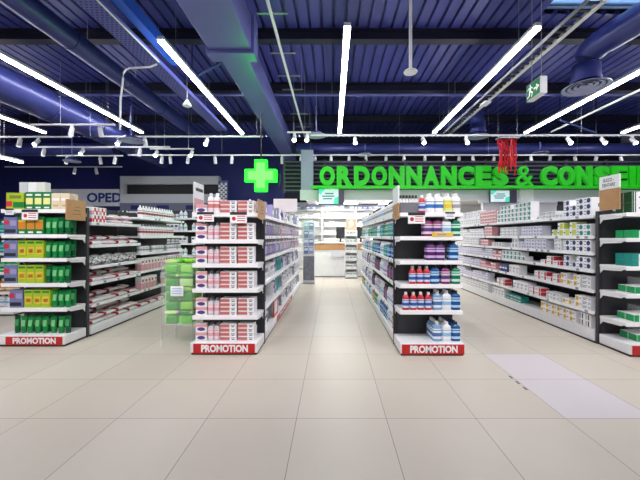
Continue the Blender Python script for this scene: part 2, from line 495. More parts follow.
cross(1, cy, cy + .12, CROSS).build('light_box', cr); cross(.8, cy - .006, cy - .001, CROSSL).build('glow_face', cr)
MB().tube([(cx, cy + .06, cz + a), (cx, cy + .06, 3.86)], .015, BLACK).build('hanging_rod', cr)
MB().tube([(cx + a, cy + .06, cz), (cx + .41, cy + .06, cz + .03), (cx + .42, cy + .06, cz - .1), (cx + .38, cy + .06, cz - .25), (cx + .4, cy + .06, 3.9)][:4], .014, BLACK).build('cable', cr)

# ------------------------------------------------------------------ lights
def linear(x, y0, y1, z, label):
    o = thing('ceiling_light', (x, (y0 + y1) / 2, z), label, 'light', 'linear ceiling lights')
    MB().box(x - .05, x + .05, y0, y1, z + .02, z + .075, WHITE, .004).build('housing', o)
    MB().box(x - .045, x + .045, y0 + .01, y1 - .01, z - .012, z + .019, LAMP, .006).build('diffuser', o)
    for y in (y0 + .5, y1 - .5): MB().tube([(x, y, z + .075), (x, y, H - .01)], .004, GREY, 6).build('suspension_cable', o)


lights = [(.22, 4.68, 9.5, 'straight over the middle aisle'), (2.95, 4.68, 9.5, 'over the long medicine shelving'), (-2.62, 5.0, 9.58, 'between the perforated cable tray and the square duct'),
          (-5.5, 4.6, 9.5, 'above the green herbal products'), (5.6, 4.4, 9.5, 'past the round elbow duct'), (-8.3, 4.6, 9.5, 'farthest out beside the thick round duct'), (8.4, 4.6, 9.5, 'farthest out beyond the elbow duct')]
for x, a, b, t_ in lights: linear(x, a, b, 4.2, 'long white linear light hanging ' + t_)
linear(-8.6, 8.0, 9.1, 3.25, 'short low linear light at the far blue wall over the corner')
for (x, a, b, t_), n_ in zip(lights, ('middle-aisle', 'medicine-aisle', 'cable-tray', 'herbal', 'elbow-duct', 'blue corner', 'dark corner')): linear(x, -1.6, 3.2, 4.2, f'added unseen linear light behind the viewer, continuing the {n_} row')  # unseen fixtures added behind the viewer to brighten the foreground


# lighting tracks and spotlights
def track(name, x0, x1, y, z, label):
    o = thing('lighting_track', ((x0 + x1) / 2, y, z), label, 'light track', 'white lighting tracks')
    MB().box(x0, x1, y - .018, y + .018, z, z + .035, WHITE, .003).build('rail', o)
    n = max(2, int((x1 - x0) / 2.5) + 1)
    for k in range(n):
        x = x0 + .15 + (x1 - x0 - .3) * k / (n - 1); x = -5.85 if -6.7 < x < -5.9 else x; MB().tube([(x, y, z + .035), (x, y, H - .01)], .004, GREY, 6).build('suspension_cable', o)


def spot_proto(lit, tilt):
    L = LENS if lit else mat('spot_lens_dim', (210, 214, 224), .2, emit=.5)
    A = MB(); A.box(-.03, .03, -.018, .018, -.03, -.001, WHITE, .004)
    Bk = MB(); Bk.tube([(0, 0, -.03), (0, 0, -.075)], .012, GREY)
    d = Vector((0, -math.sin(tilt), -math.cos(tilt))); p = Vector((0, 0, -.08)); q = p + d * .15; p2 = p - d * .04
    Hd = MB(); Hd.tube([p2, p2 + d * .01, q - d * .01, q], [.034, .044, .048, .048], WHITE, 14)
    Ln = MB(); Ln.tube([q + d * .001, q + d * .006], [.043, .041], L, 14)
    return [('adapter', A.mesh('adapter')), ('bracket', Bk.mesh('bracket')), ('lamp_head', Hd.mesh('lamp_head', True)), ('lens', Ln.mesh('lens'))]


SPOT_W = 42
SPB = spot_proto(False, -.7); SPL = spot_proto(True, .7); SPD = spot_proto(False, -.3); SPF = spot_proto(False, .25)


def spot(x, y, z, kind, label, group):
    o = bpy.data.objects.new('track_spotlight', None); COL.objects.link(o); o.location = (x, y, z); o.empty_display_size = .05
    for n, me in kind:
        c = bpy.data.objects.new(n, me); COL.objects.link(c); c.parent = o
    return tag(o, label, 'spotlight', group)


def tracks():
    Z = 3.6
    Yv = lambda v: (Z - CH) * F / (VY - v)
    T = [('front', 310, 720, 136, 'white lighting track over the counter sign front, just under the ceiling lights'),
         ('middle', 100, 263, 137.3, 'white lighting track between the two round ceiling diffusers before the blue wall'),
         ('corner', -20, 71, 137.6, 'white lighting track at the corner above the herbal display'),
         ('upper', 30, 115, 125.5, 'short white lighting track crossing just under the thick blue duct'),
         ('second corner', 33, 170, 147.7, 'white lighting track second row from the herbal display corner'),
         ('third corner', 57, 123, 156.3, 'short white lighting track third row before the storefront fascia'),
         ('last corner', 5, 122, 167.3, 'white lighting track last row against the storefront fascia'),
         ('cross', 150, 194, 149.5, 'short white lighting track ahead of the cross'),
         ('long', 128, 760, 155.7, 'very long white lighting track right behind the sign letters')]
    S = {'front': [(355, 1), (423, 1), (466, 1), (568, 1), (602, 1), (632, 1)], 'middle': [(120, 1), (145, 0), (207, 1)], 'corner': [(20, 0), (38, 1)], 'upper': [(72, 0), (100, 0)],
         'second corner': [(44, 0), (83, 1), (140, 0)], 'third corner': [(67, 0), (100, 0), (115, 0)], 'last corner': [(75, 0), (96, 0)], 'cross': [(157, 1), (192, 1)],
         'long': [(u, 0) for u in (162, 170, 188, 215, 232, 282, 301, 315, 331, 349, 366, 386, 404, 425, 444, 459, 473, 494, 531, 550, 575, 596, 621)]}
    for n, u0, u1, v, lab in T:
        y = Yv(v); track(n, XU(u0, y), XU(u1, y), y, Z, lab)
        for i, (u, lit) in enumerate(S[n], 1):
            spot(XU(u, y), y, Z, SPL if lit else (SPF if i % 2 else SPD), f"{'lit' if lit else 'dim'} white spotlight, {nth(i)} along the {n} lighting track from the blue corner side", 'track spotlights')
    y = Yv(137)
    track('pair', XU(289, y), XU(312, y), y - .3, Z, 'tiny white lighting track beside the cross and square duct')
    for i, u in enumerate((296, 308), 1):
        spot(XU(u, y), y - .3, Z, SPL, f'added white spotlight, {nth(i)} of the pair on the tiny track beside the square duct', 'track spotlights')


tracks()
track('front row', -5.2, 5.2, .9, 3.7, 'added unseen lighting track over the near cross aisle, above the viewer')  # track, spotlights and beams added out of view to light the display fronts
for i, (x, tx) in enumerate(((-4.6, -3.6), (-3.3, -3.2), (-2.0, -1.7), (-.9, -1.0), (.6, .9), (1.8, 1.2), (3.0, 2.9), (4.4, 3.3)), 1):
    spot(x, .9, 3.7, SPB, f'added white spotlight, {nth(i)} of eight on the track above the viewer', 'track spotlights')
    l = bpy.data.lights.new('added_spot_beam', 'SPOT'); l.energy = SPOT_W; l.spot_size = 1.5; l.spot_blend = .8; l.shadow_soft_size = .06; l.color = (1, .97, .93)
    lo = bpy.data.objects.new('added_spot_beam', l); COL.objects.link(lo); lo.location = (x, 1.06, 3.46)
    lo.rotation_euler = (Vector((tx, 4.2, .9)) - Vector(lo.location)).to_track_quat('-Z', 'Y').to_euler()

# ------------------------------------------------------------------ ducts, trays and pipes
def ztop(pts, r, name, label, cat, m=DUCT, bands=(), n=20, hang=True):
    o = thing(name, pts[0], label, cat)
    MB().tube(pts, r, m, n).build('duct_body', o, True)
    return o


def yduct(x, z, y0, y1, r, label):
    o = thing('round_duct', (x, (y0 + y1) / 2, z), label, 'duct')
    MB().tube([(x, y0, z), (x, y1, z)], r, DUCT, 24).build('duct_body', o, True)
    y = y0 + .6
    while y < y1 - .3:
        MB().tube([(x, y, z), (x, y + .05, z)], r + .012, DUCT, 24).build('seam_collar', o, True)
        MB().tube([(x, y + .4, z + r), (x, y + .4, H - .01)], .006, GREY, 6).build('suspension_rod', o); y += 1.4


yduct(-6.3, 4.12, 1.0, 12.3, .34, 'thick round blue duct slung low above the herbal display')
yduct(-4.25, 4.42, .5, 10.0, .17, 'slim round blue duct running along the deck beside the cable tray')
for y0, z0, r0, xa, xb, lab in ((10.25, 3.92, .19, -1.1, 10.9, 'horizontal round blue duct crossing behind the lighting tracks above the green sign'), (10.25, 3.92, .19, -13.9, -6.75, 'horizontal round blue duct crossing behind the corner tracks above the herbal display')):
    o = thing('ceiling_cross_duct', (0, y0, z0), lab, 'duct'); MB().tube([(xa, y0, z0), (xb, y0, z0)], r0, DUCT, 20).build('duct_body', o, True)
    for k in range(int((xb - xa - .5) / 1.8) + 1):
        x = xa + .4 + k * 1.8; MB().tube([(x, y0, z0), (x + .05, y0, z0)], r0 + .012, DUCT, 20).build('seam_collar', o, True)
# square duct
o = thing('square_duct', (-1.5, 6, 3.9), 'square grey-blue duct with a flanged collar, tinted green by the cross', 'duct')
y1_ = 2.68 * F / (236 - 55)
MB().box(-1.79, -1.17, .2, y1_ - .1, 3.92, 4.4, DUCTL, .006).build('duct_body', o)
MB().box(-1.83, -1.13, y1_ - .1, y1_ + .14, 3.87, 4.45, DUCTL, .006).build('flange_collar', o)
MB().box(-1.69, -1.27, y1_ + .14, 11.6, 3.9, 4.32, DUCTL, .006).build('duct_run', o)
# perforated tray with cable
def perforated():
    m = mat('perforated_sheet', (104, 110, 190), .35, .3, var=.1, scale=30); nt = m.node_tree; b = nt.nodes['Principled BSDF']
    src = b.inputs['Base Color'].links[0].from_socket
    tc = nt.nodes.new('ShaderNodeTexCoord'); br = nt.nodes.new('ShaderNodeTexBrick'); br.inputs['Scale'].default_value = 1
    br.inputs['Brick Width'].default_value = .065; br.inputs['Row Height'].default_value = .05; br.inputs['Mortar Size'].default_value = .014; br.inputs['Mortar Smooth'].default_value = 0
    br.inputs['Color1'].default_value = (.02, .02, .06, 1); br.inputs['Color2'].default_value = (.02, .02, .06, 1)
    nt.links.new(tc.outputs['Object'], br.inputs['Vector']); nt.links.new(src, br.inputs['Mortar']); nt.links.new(br.outputs['Color'], b.inputs['Base Color'])
    return m


o = thing('cable_tray', (-3.1, 6, 4.2), 'wide perforated blue cable tray with a white cable along its edge', 'cable tray')
MB().box(-3.26, -2.98, .5, 9.3, 4.2, 4.206, perforated()).build('tray_bed', o)
MB().box(-3.26, -3.25, .5, 9.3, 4.207, 4.28, TRAYR).build('side_rail', o); MB().box(-2.99, -2.98, .5, 9.3, 4.207, 4.28, TRAYR).build('side_rail', o)
yk = 2.98 * F / (236 - 62)
MB().tube([(-2.965, .5, 4.2), (-2.965, yk, 4.2)], .013, WHITE).build('cable', o)
for k in range(4): MB().tube([(-3.12, 1.5 + 2.2 * k, 4.28), (-3.12, 1.5 + 2.2 * k, H - .01)], .006, GREY, 6).build('suspension_rod', o)
o = thing('ceiling_conduit', (-3.3, yk, 4.0), 'white bent conduit leaving the perforated tray and dropping straight down', 'pipe')
y = yk + .06
MB().tube([(XU(157, y), y, ZV(64, y)), (XU(150, y), y, ZV(67, y)), (XU(130, y), y, ZV(68, y)), (XU(126, y), y, ZV(69.5, y)), (XU(123.5, y), y, ZV(73, y)), (XU(123, y), y, ZV(78, y)), (XU(120.5, y), y, ZV(100, y)), (XU(120, y), y, ZV(130, y))], .017, WHITE, 10).build('bent_tube', o, True)
# blue strip (edge of a painted girder)
o = thing('ceiling_girder', (-2.6, 5, 4.3), 'narrow bright blue girder running beside the perforated tray', 'girder')
BG = mat('bright_blue_steel', (40, 88, 190), .35, var=.1)
MB().box(-2.93, -2.78, .5, 6.0, 4.34, 4.36, BG).build('flange', o); MB().box(-2.865, -2.845, .5, 6.0, 4.361, 4.6, BG).build('web', o)
for y in (1.5, 4.5): MB().tube([(-2.855, y, 4.6), (-2.855, y, H - .01)], .008, GREY, 6).build('suspension_rod', o)
# ladder tray on the medicine side
o = thing('ladder_tray', (3.4, 6, 4.2), 'white railed cable ladder with dark rungs over the medicine shelving', 'cable tray')
MB().box(3.43, 3.50, .5, 9.6, 4.2, 4.25, WHITE, .004).build('side_rail', o); MB().box(3.25, 3.265, .5, 9.6, 4.2, 4.25, GREY).build('side_rail', o)
for k in range(44): MB().box(3.266, 3.429, 3.0 + k * .15, 3.035 + k * .15, 4.21, 4.23, DARK).build('rung', o)
MB().box(3.36, 3.5, 7.2, 7.45, 4.16, 4.198, WHITE).build('junction_box', o)
for k in range(4): MB().tube([(3.46, 1.5 + 2.4 * k, 4.25), (3.46, 1.5 + 2.4 * k, H - .01)], .006, GREY, 6).build('suspension_rod', o)
o = thing('bus_rail', (5.95, 7, 4.1), 'thin white rail running under the outermost linear light by the elbow duct', 'rail')
MB().box(6.2, 6.24, 2, 9.3, 4.15, 4.19, WHITE, .004).build('rail', o)
for k in range(3): MB().tube([(6.22, 3 + 2.4 * k, 4.19), (6.22, 3 + 2.4 * k, H - .01)], .005, GREY, 6).build('suspension_rod', o)
# slim white busbar by the square duct
o = thing('white_conduit', (-.6, 6, 4.3), 'straight white slotted conduit beside the square duct with short cross bars', 'conduit')
MB().box(-.87, -.83, .5, 10.2, 4.3, 4.34, WHITE, .004).build('rail', o)
for y in (4.6, 5.6, 6.4, 7.0, 8.4, 9.4): MB().box(-1.06, -.62, y, y + .03, 4.345, 4.36, GREY).build('cross_bar', o)
for y in (4.615, 7.015, 9.415): MB().tube([(-.65, y, 4.36), (-.65, y, H - .01)], .006, GREY, 6).build('suspension_rod', o)
# sprinkler pipe across
o = thing('sprinkler_pipe', (0, 7.3, 4.45), 'pale blue sprinkler pipe crossing the hall under the deck', 'pipe')
MB().tube([(-13.9, 8.0, 4.66), (10.9, 8.0, 4.66)], .03, DUCTL, 10).build('pipe_run', o, True)
for k in range(8):
    x = -12 + 3 * k; MB().tube([(x, 8.0, 4.69), (x, 8.0, H - .01)], .006, GREY, 6).build('suspension_rod', o)
# elbow ducts with diffusers
DIFF = mat('diffuser_white', (176, 180, 214), .4)


def diffuser(mb, x, y, z, r):
    n = 28
    for ra, rb, zz in ((1, .84, 0), (.74, .6, .015), (.5, .36, .028), (.27, .1, .038)):
        prof = [(r * ra, z + zz), (r * ra, z + zz + .012), (r * rb, z + zz + .03), (r * rb, z + zz + .022), (r * ra, z + zz)]
        mb.loft([[(x + q * math.cos(2 * math.pi * k / n), y + q * math.sin(2 * math.pi * k / n), zq) for k in range(n)] for q, zq in prof], DIFF, False, False)
    mb.loft([[(x + q * math.cos(2 * math.pi * k / n), y + q * math.sin(2 * math.pi * k / n), zq) for k in range(n)] for q, zq in ((r * .96, z + .013), (r * .6, z + .075), (r * .5, z + .1))], DUCT, False, True)
    for a_ in range(4):
        c, q = math.cos(a_ * math.pi / 2 + .5), math.sin(a_ * math.pi / 2 + .5)
        mb.tube([(x + c * r * .1, y + q * r * .1, z + .055), (x + c * r * .92, y + q * r * .92, z + .03)], .006, DIFF, 6)
    return mb


def elbow(x, y, z, r, rd, pts, label):
    o = thing('ceiling_elbow_duct', (x, y, z), label, 'duct')
    full = [(x, y, z + .1), (x, y, z + .4)] + pts
    MB().tube(full, r, DUCT, 20).build('duct_body', o, True)
    diffuser(MB(), x, y, z, rd).build('round_diffuser', o)
    p = Vector(full[-1]); MB().tube([p + Vector((0, 0, r)), (p.x, p.y, H - .005)], .008, GREY, 6).build('suspension_rod', o)
    MB().tube([(x, y, z + .1), (x, y, z + .16)], r + .015, DUCT, 20).build('seam_collar', o, True)


yd = 5.9; xd = XU(586, yd); zd = ZV(88, yd)
elbow(xd, yd, zd, .22, .37, [(xd + .0, yd - .03, zd + .54), (xd + .02, yd - .1, zd + .61), (xd + .05, yd - .25, zd + .66), (xd + .12, yd - .6, zd + .67), (xd + .5, yd - 3.5, zd + .67)], 'big blue elbow duct with a round diffuser below the skylight')
yd = 9.1; xd = XU(478, yd); zd = ZV(137, yd)
elbow(xd, yd, zd, .2, .3, [(xd - .02, yd + .03, zd + .58), (xd - .1, yd + .15, zd + .66), (xd - .7, yd + .75, zd + .62)], 'small blue elbow duct with a round diffuser over the counter sign')
for u, v, y, r, lab in ((131, 141, 7.6, .28, 'round pale diffuser hanging where the thick duct meets the middle track'), (316, 136, 8.6, .27, 'round pale diffuser hanging beside the end of the square duct'),
                        (365, 155.5, 9.9, .24, 'round pale diffuser under the cross-hall duct above the letters ORDON'), (540, 153.5, 9.9, .24, 'round pale diffuser under the cross-hall duct above the letters CONS'), (72, 161.5, 9.6, .22, 'round pale diffuser hanging over the short third track by the corner')):
    x, z = XU(u, y), ZV(v, y); o = thing('ceiling_diffuser', (x, y, z), lab, 'diffuser', 'round air diffusers')
    diffuser(MB(), x, y, z, r).build('diffuser_rings', o); MB().tube([(x, y, z + .1), (x, y, min(H - .005, z + .8 if y < 9.8 else z + .35))], .012 if y > 9.5 else .02, DUCTL, 12).build('drop_pipe', o, True)
# pendant antenna disc, bell sensor
yp = 4.7; x, z = XU(410.5, yp), ZV(73, yp)
o = thing('pendant_antenna', (x, yp, z), 'white antenna disc at the end of a long vertical rod', 'antenna')
MB().tube([(x, yp, z + .03), (x, yp, H - .005)], .024, WHITE, 12).build('rod', o, True); MB().lathe([(.03, z + .035), (.09, z + .03), (.1, z + .015), (.09, z), (.02, z - .004)], WHITE, x, yp, 24).build('disc', o, True)
yp = 6.6; x, z = XU(187, yp), ZV(106, yp)
o = thing('ceiling_sensor', (x, yp, z), 'small white bell-shaped sensor hanging between tray and linear light', 'sensor')
MB().lathe([(.085, z), (.08, z + .03), (.045, z + .08), (.025, z + .12)], WHITE, x, yp, 16).build('bell', o, True); MB().tube([(x, yp, z + .12), (x, yp, H - .005)], .008, GREY, 8).build('rod', o)

# knee braces under the deck
for (u0, v0), (u1, v1), yb_, lab in (((192, 78), (226, 61), 6.3, 'short blue knee brace by the flanged collar of the square duct'), ((249, 50), (284, 32), 6.3, 'short blue knee brace on the white conduit side of the square duct'), ((560, 120), (596, 133), 8.4, 'short blue knee brace under the outermost linear light by the sign')):
    o = thing('ceiling_brace', (XU(u0, yb_), yb_, ZV(v0, yb_)), lab, 'brace')
    a_, b_ = (XU(u0, yb_), yb_, ZV(v0, yb_)), (XU(u1, yb_), yb_, ZV(v1, yb_))
    MB().tube([a_, b_], .025, mat('brace_blue', (58, 74, 130), .4), 8).build('strut', o)
    for q in (a_, b_): MB().tube([(q[0], q[1], q[2] + .02), (q[0], q[1], H - .005)], .012, NAVYD, 6).build('hanger_rod', o)

# exit sign
o = thing('exit_sign', (2.72, 4.3, 3.0), 'green hanging exit sign with white running figure and arrow', 'sign')
yn, yf_ = XU and 4.18, 4.48
xs = 2.655; zt, zb = 3.265, 3.045
MB().box(xs, xs + .09, yn, yf_, zb, zt, WHITE, .004).build('light_box', o)
EG = mat('exit_green', (20, 130, 72), .4, emit=.1); EW = mat('exit_white', (240, 250, 245), .4, emit=.2)
g = MB(); g.poly([(xs - .001, yf_ - .008, zb + .008), (xs - .001, yn + .008, zb + .008), (xs - .001, yn + .008, zt - .008), (xs - .001, yf_ - .008, zt - .008)], EG); g.build('face_panel', o)


def ex(pts): return [(xs - .002, yf_ - s_ * (yf_ - yn), zb + t_ * (zt - zb)) for s_, t_ in pts]


pg = MB()
pg.poly(ex([(.30 + .05 * math.cos(k * .628), .82 + .075 * math.sin(k * .628)) for k in range(10)]), EW)
for q in ([(.24, .74), (.36, .72), (.33, .42), (.22, .44)], [(.24, .72), (.12, .6), (.08, .66), (.22, .76)], [(.34, .7), (.45, .58), (.49, .63), (.37, .75)], [(.3, .44), (.42, .34), (.36, .14), (.42, .12), (.5, .38), (.33, .52)], [(.22, .46), (.2, .28), (.06, .2), (.08, .13), (.27, .23), (.31, .44)],
          [(.55, .44), (.76, .44), (.76, .56), (.55, .56)], [(.72, .28), (.94, .5), (.72, .72), (.72, .6), (.8, .5), (.72, .4)]): pg.poly(ex(q), EW)
pg.build('running_figure_print', o)
for y in (yn + .05, yf_ - .05): MB().tube([(xs + .045, y, zt), (xs + .045, y, H - .005)], .005, GREY, 6).build('suspension_rod', o)

# red streamers hanging before the louvre screen
yr = 8.3; o = thing('hanging_streamers', (XU(508, yr), yr, 3.0), 'red ribbon streamers hanging from a small frame before the letters ES', 'decoration')
RS = mat('red_ribbon', (215, 30, 40), .4, var=.2); x0, x1 = XU(498, yr), XU(517, yr)
MB().box(x0 - .02, x1 + .02, yr - .1, yr + .1, ZV(139, yr), ZV(139, yr) + .03, GREY).build('top_frame', o)
for k in range(14):
    x = x0 + (x1 - x0) * (k + .5) / 14; zb_ = ZV(176, yr) + R.uniform(0, .28); zt_ = ZV(139, yr)
    pts = [(x + R.uniform(-.012, .012), yr + R.uniform(-.08, .08), zt_ + (zb_ - zt_) * j / 6) for j in range(7)]
    MB().tube(pts, .019, RS, 6).build('ribbon', o, True)
for x in (x0, x1): MB().tube([(x, yr, ZV(139, yr) + .03), (x, yr, H - .005)], .004, GREY, 6).build('suspension_cable', o)
# ------------------------------------------------------------------ shop fixtures
PL = mat('plinth_white', (232, 232, 235), .35)


def shelf_board(mb, x0, x1, y0, y1, z, th=.032):
    mb.box(x0, x1, y0, y1, z - th, z, WHITE, .003)


def end_display(x0, x1, ybase, yf, yp, levels, ztop, label, promo=None, tickets=True):
    o = thing('end_display', ((x0 + x1) / 2, yp, 0), label, 'shelf unit', 'promotion end displays')
    MB().box(x0, x1, yp, yp + .035, .0, ztop, DARK).build('back_panel', o)
    for x in (x0 - .004, x1 - .041): MB().box(x, x + .045, yp - .012, yp - .0005, .12, ztop, DARKER, .003).build('upright', o)
    p = MB().box(x0, x1, ybase, yp - .013, .022, .125, PL, .006).build('plinth', o)
    MB().box(x0 + .01, x1 - .01, ybase + .012, yp - .014, 0, .0215, BLACK).build('toe_kick', p)
    for li, z in enumerate(levels):
        s = MB(); shelf_board(s, x0 + .006, x1 - .006, yf, yp - .013, z); s = s.build('shelf', o)
        r = MB(); r.box(x0 + .006, x1 - .006, yf - .012, yf - .0005, z - .038, z + .004, RAIL, .002)
        r.build('ticket_rail', s)
        for x in (x0 + .012, x1 - .018):
            b = MB(); b.loft([[(x, yp - .014, z - .033), (x, yf + .03, z - .033), (x, yf + .06, z - .05), (x, yp - .05, z - .06), (x, yp - .014, z - .1)],
                              [(x + .006, yp - .014, z - .033), (x + .006, yf + .03, z - .033), (x + .006, yf + .06, z - .05), (x + .006, yp - .05, z - .06), (x + .006, yp - .014, z - .1)]], WHITE)
            b.build('shelf_bracket', s)
    if promo:
        a, b, c, d = promo
        q = MB().box(a, b, ybase - .006, ybase - .0005, c, d, RED, .001).build('promotion_board', o)
        t = MB(); w = b - a; h = d - c
        text_fit(t, 'PROMOTION', (a + w * .13, ybase - .0075, c + h * .14), (1, 0, 0), (0, 0, 1), w * .76, h * .76, PW, .045); t.build('lettering', q)
    return o


def gondola(x0, x1, y0, y1, lv_neg, lv_pos, ztop, label, sections=3, splits=None, cap=True):
    o = thing('gondola', ((x0 + x1) / 2, (y0 + y1) / 2, 0), label, 'shelf unit', 'aisle gondolas')
    xm = (x0 + x1) / 2
    MB().box(xm - .02, xm + .02, y0, y1, .1, ztop, DARKER).build('centre_panel', o)
    p = MB().box(x0, x1, y0, y1, .022, .11, PL, .004).build('plinth', o)
    MB().box(x0 + .01, x1 - .01, y0, y1, 0, .0215, BLACK).build('toe_kick', p)
    sp = splits or [y0 + (y1 - y0) * k / sections for k in range(sections + 1)]
    for y in sp:
        a, b = (y - .02, y + .02); a = max(a, y0); b = min(b, y1)
        MB().box(xm - .03, xm + .03, a, b, .11, ztop + .01, DARK).build('upright', o)
    for sd, lvs in ((-1, lv_neg), (1, lv_pos)):
        for si in range(len(sp) - 1):
            lv = lvs[si] if lvs and isinstance(lvs[0], (list, tuple)) else lvs
            for z in lv:
                a, b = sp[si] + .004, sp[si + 1] - .004
                xa, xb = (x0 + .008, xm - .031) if sd < 0 else (xm + .031, x1 - .008)
                if z < .2:
                    s = MB().box(x0 if sd < 0 else xm + .031, xm - .031 if sd < 0 else x1, a, b, .1105, z, WHITE, .003).build('shelf', o)
                    continue
                s = MB(); s.box(xa, xb, a, b, z - .03, z, WHITE, .003); s = s.build('shelf', o)
                r = MB(); e = x0 if sd < 0 else x1
                r.box(min(e, e - sd * .0075), max(e, e - sd * .0075), a, b, z - .036, z + .004, RAIL, .002)
                k = a + .08
                while k < b - .06:
                    if R.random() < .8: r.box(min(e, e + sd * .001), max(e, e + sd * .001), k, k + .05, z - .031, z - .002, R.choice([PW, PW, PGREY, RAIL]))
                    k += R.uniform(.1, .17)
                r.build('ticket_rail', s)
    return o


def flag_sign(x, y0, y1, z0, z1, label, head=None, text=None, face=-1):
    o = thing('flag_sign', (x, y1, z0), label, 'sign', 'oak flag signs')
    MB().box(x - .006, x + .006, y0, y1, z0, z1, KRAFT, .002).build('oak_board', o)
    for k in (.3, .8): MB().box(x - .008, x + .008, y1, y1 + .015, z0 + (z1 - z0) * k - .02, z0 + (z1 - z0) * k + .02, GREY).build('mounting_clip', o)
    e = x + face * .0066
    if not text:
        g = MB()
        for k in range(3):
            zz = z0 + (z1 - z0) * (.28 + .18 * k); g.poly([(e, y0 + .08 + .02 * k, zz), (e, y1 - .08 - .01 * k, zz), (e, y1 - .08 - .01 * k, zz + .008), (e, y0 + .08 + .02 * k, zz + .008)], mat('burnt_line', (132, 92, 56), .6))
        g.build('burnt_print', o)
    if head:
        hb = MB().box(x - .007, x + .007, y0, y1, z1 + .001, head, PW, .002).build('header_card', o)
        if text:
            t = MB(); e = x + face * .0078; hh = head - z1
            for i, wd in enumerate(text):
                L = (y1 - y0) * (.5 if len(wd) < 8 else .62); c0 = y1 - (y1 - y0 - L) * .45
                text_fit(t, wd, (e, c0 if face < 0 else c0 - L, z1 + hh * (.55 - .36 * i)), (0, -1 if face < 0 else 1, 0), (0, 0, 1), L, hh * .25, PBLACK, .02)
            t.build('lettering', hb)
    return o


def price_card(x, y, ztop, w, h, label, red=True):
    o = thing('price_card', (x, y, ztop - h), label, 'price card', 'hanging price cards')
    MB().box(x - w / 2, x + w / 2, y - .003, y, ztop - h, ztop, PW, .001).build('card', o)
    g = MB(); yy = y - .0036
    g.poly([(x - w / 2, yy, ztop - h * .26), (x + w / 2, yy, ztop - h * .26), (x + w / 2, yy, ztop), (x - w / 2, yy, ztop)], PBLACK)
    if red:
        g.disc(x - w * .27, yy, ztop - h * .6, w * .12, w * .12, PRED)
        for k in range(3): g.poly([(x - w * .08, yy, ztop - h * (.42 + .2 * k)), (x + w * .4, yy, ztop - h * (.42 + .2 * k)), (x + w * .4, yy, ztop - h * (.34 + .2 * k)), (x - w * .08, yy, ztop - h * (.34 + .2 * k))], PRED if k != 1 else PSAL)
    else:
        for k in range(2): g.poly([(x - w * .35, yy, ztop - h * (.5 + .25 * k)), (x + w * .35, yy, ztop - h * (.5 + .25 * k)), (x + w * .35, yy, ztop - h * (.38 + .25 * k)), (x - w * .35, yy, ztop - h * (.38 + .25 * k))], PGREY)
    g.build('price_print', o)


LV_LC = [.39, .67, .93, 1.18, 1.458]; LV_RC = [.45, .72, .965, 1.214, 1.457]; LV_LL = [.415, .69, .97, 1.235, 1.515]; LV_GR = [.33, .62, .904, 1.197, 1.457]
SH = ['base', 'fifth', 'fourth', 'third', 'second', 'top']        # names of the levels, bottom to top

# ---- pink toothpaste unit (between the aisles, left of the middle one)
end_display(-1.455, -.765, 3.36, 3.41, 3.72, LV_LC, 1.50, 'end display of pink toothpaste cartons with a red PROMOTION board', (-1.42, -.79, .018, .118))
LVR = [.115, .40, .69, .97, 1.22, 1.46]
gondola(-1.455, -.765, 3.762, 8.1, LVR, LVR, 1.48, 'long gondola of lavender hanging packs behind the pink toothpaste end display', 4)
# ---- mouthwash unit
end_display(.695, 1.352, 3.335, 3.385, 3.70, LV_RC, 1.50, 'end display of mouthwash bottles with a red PROMOTION board', (.71, 1.345, .018, .118))
LVM = [.115, .37, .69, .95, 1.215, 1.46]
gondola(.695, 1.352, 3.742, 8.0, LVM, LVM, 1.48, 'long gondola of bottles behind the mouthwash end display', 4)
# ---- herbal unit
end_display(-3.69, -2.945, 3.61, 3.66, 3.945, LV_LL, 1.56, 'end display of green herbal products with a red PROMOTION board', (-3.59, -2.965, .022, .112))
S1 = [.125, .383, .65, .85, 1.11, 1.39]; S2 = [.125, .387, .68, .96, 1.22, 1.51]
gondola(-3.69, -2.925, 3.99, 6.5, S1, [S1, S2], 1.6, 'gondola of wipes packs and white bottles behind the green herbal end display', splits=[3.99, 5.02, 6.5])
# ---- medicine unit
end_display(3.0, 3.68, 3.30, 3.36, 3.70, LV_GR, 1.50, 'end display of green boxes at the bucco-dentaire sign', (3.02, 3.66, .02, .115))
LVG = [.15, .355, .60, .83, 1.03, 1.22, 1.46]
gondola(2.985, 3.72, 3.742, 8.3, LVG, LVG, 1.5, 'long medicine shelving full of small white boxes below the green sign', 4)

flag_sign(-.757, 3.36, 3.685, 1.40, 1.60, 'oak flag sign on the upright of the pink toothpaste end display', face=1)
flag_sign(.684, 3.36, 3.66, 1.40, 1.56, 'oak flag sign with white header on the upright of the mouthwash end display', head=1.74)
flag_sign(-2.938, 3.62, 3.905, 1.40, 1.63, 'oak flag sign on the upright of the green herbal end display', face=1)
flag_sign(2.988, 3.40, 3.66, 1.50, 1.725, 'oak flag sign with white header reading BUCCO - DENTAIRE', head=1.87, text=['BUCCO -', 'DENTAIRE'])
o = thing('topper_card', (-1.44, 3.56, 1.46), 'white upright topper card at the corner of the pink toothpaste end display', 'sign')
MB().box(-1.447, -1.441, 3.42, 3.69, 1.4625, 1.79, PW, .001).build('card', o)
g = MB(); e = -1.4404
g.poly([(e, 3.47, 1.70), (e, 3.66, 1.70), (e, 3.66, 1.735), (e, 3.47, 1.735)], PBLACK); g.poly([(e, 3.43, 1.5), (e, 3.68, 1.5), (e, 3.68, 1.62), (e, 3.43, 1.62)], PPINK); g.build('card_print', o)
yq = 3.395
price_card(XU(205.5, yq), yq, ZV(212, yq), .175, .1, 'price card with red disc hanging over the purple-oval boxes, pink toothpaste display')
price_card(XU(238.5, yq), yq, ZV(212, yq), .175, .115, 'price card with red disc hanging over the toothpaste carton stacks')
yq = 3.37
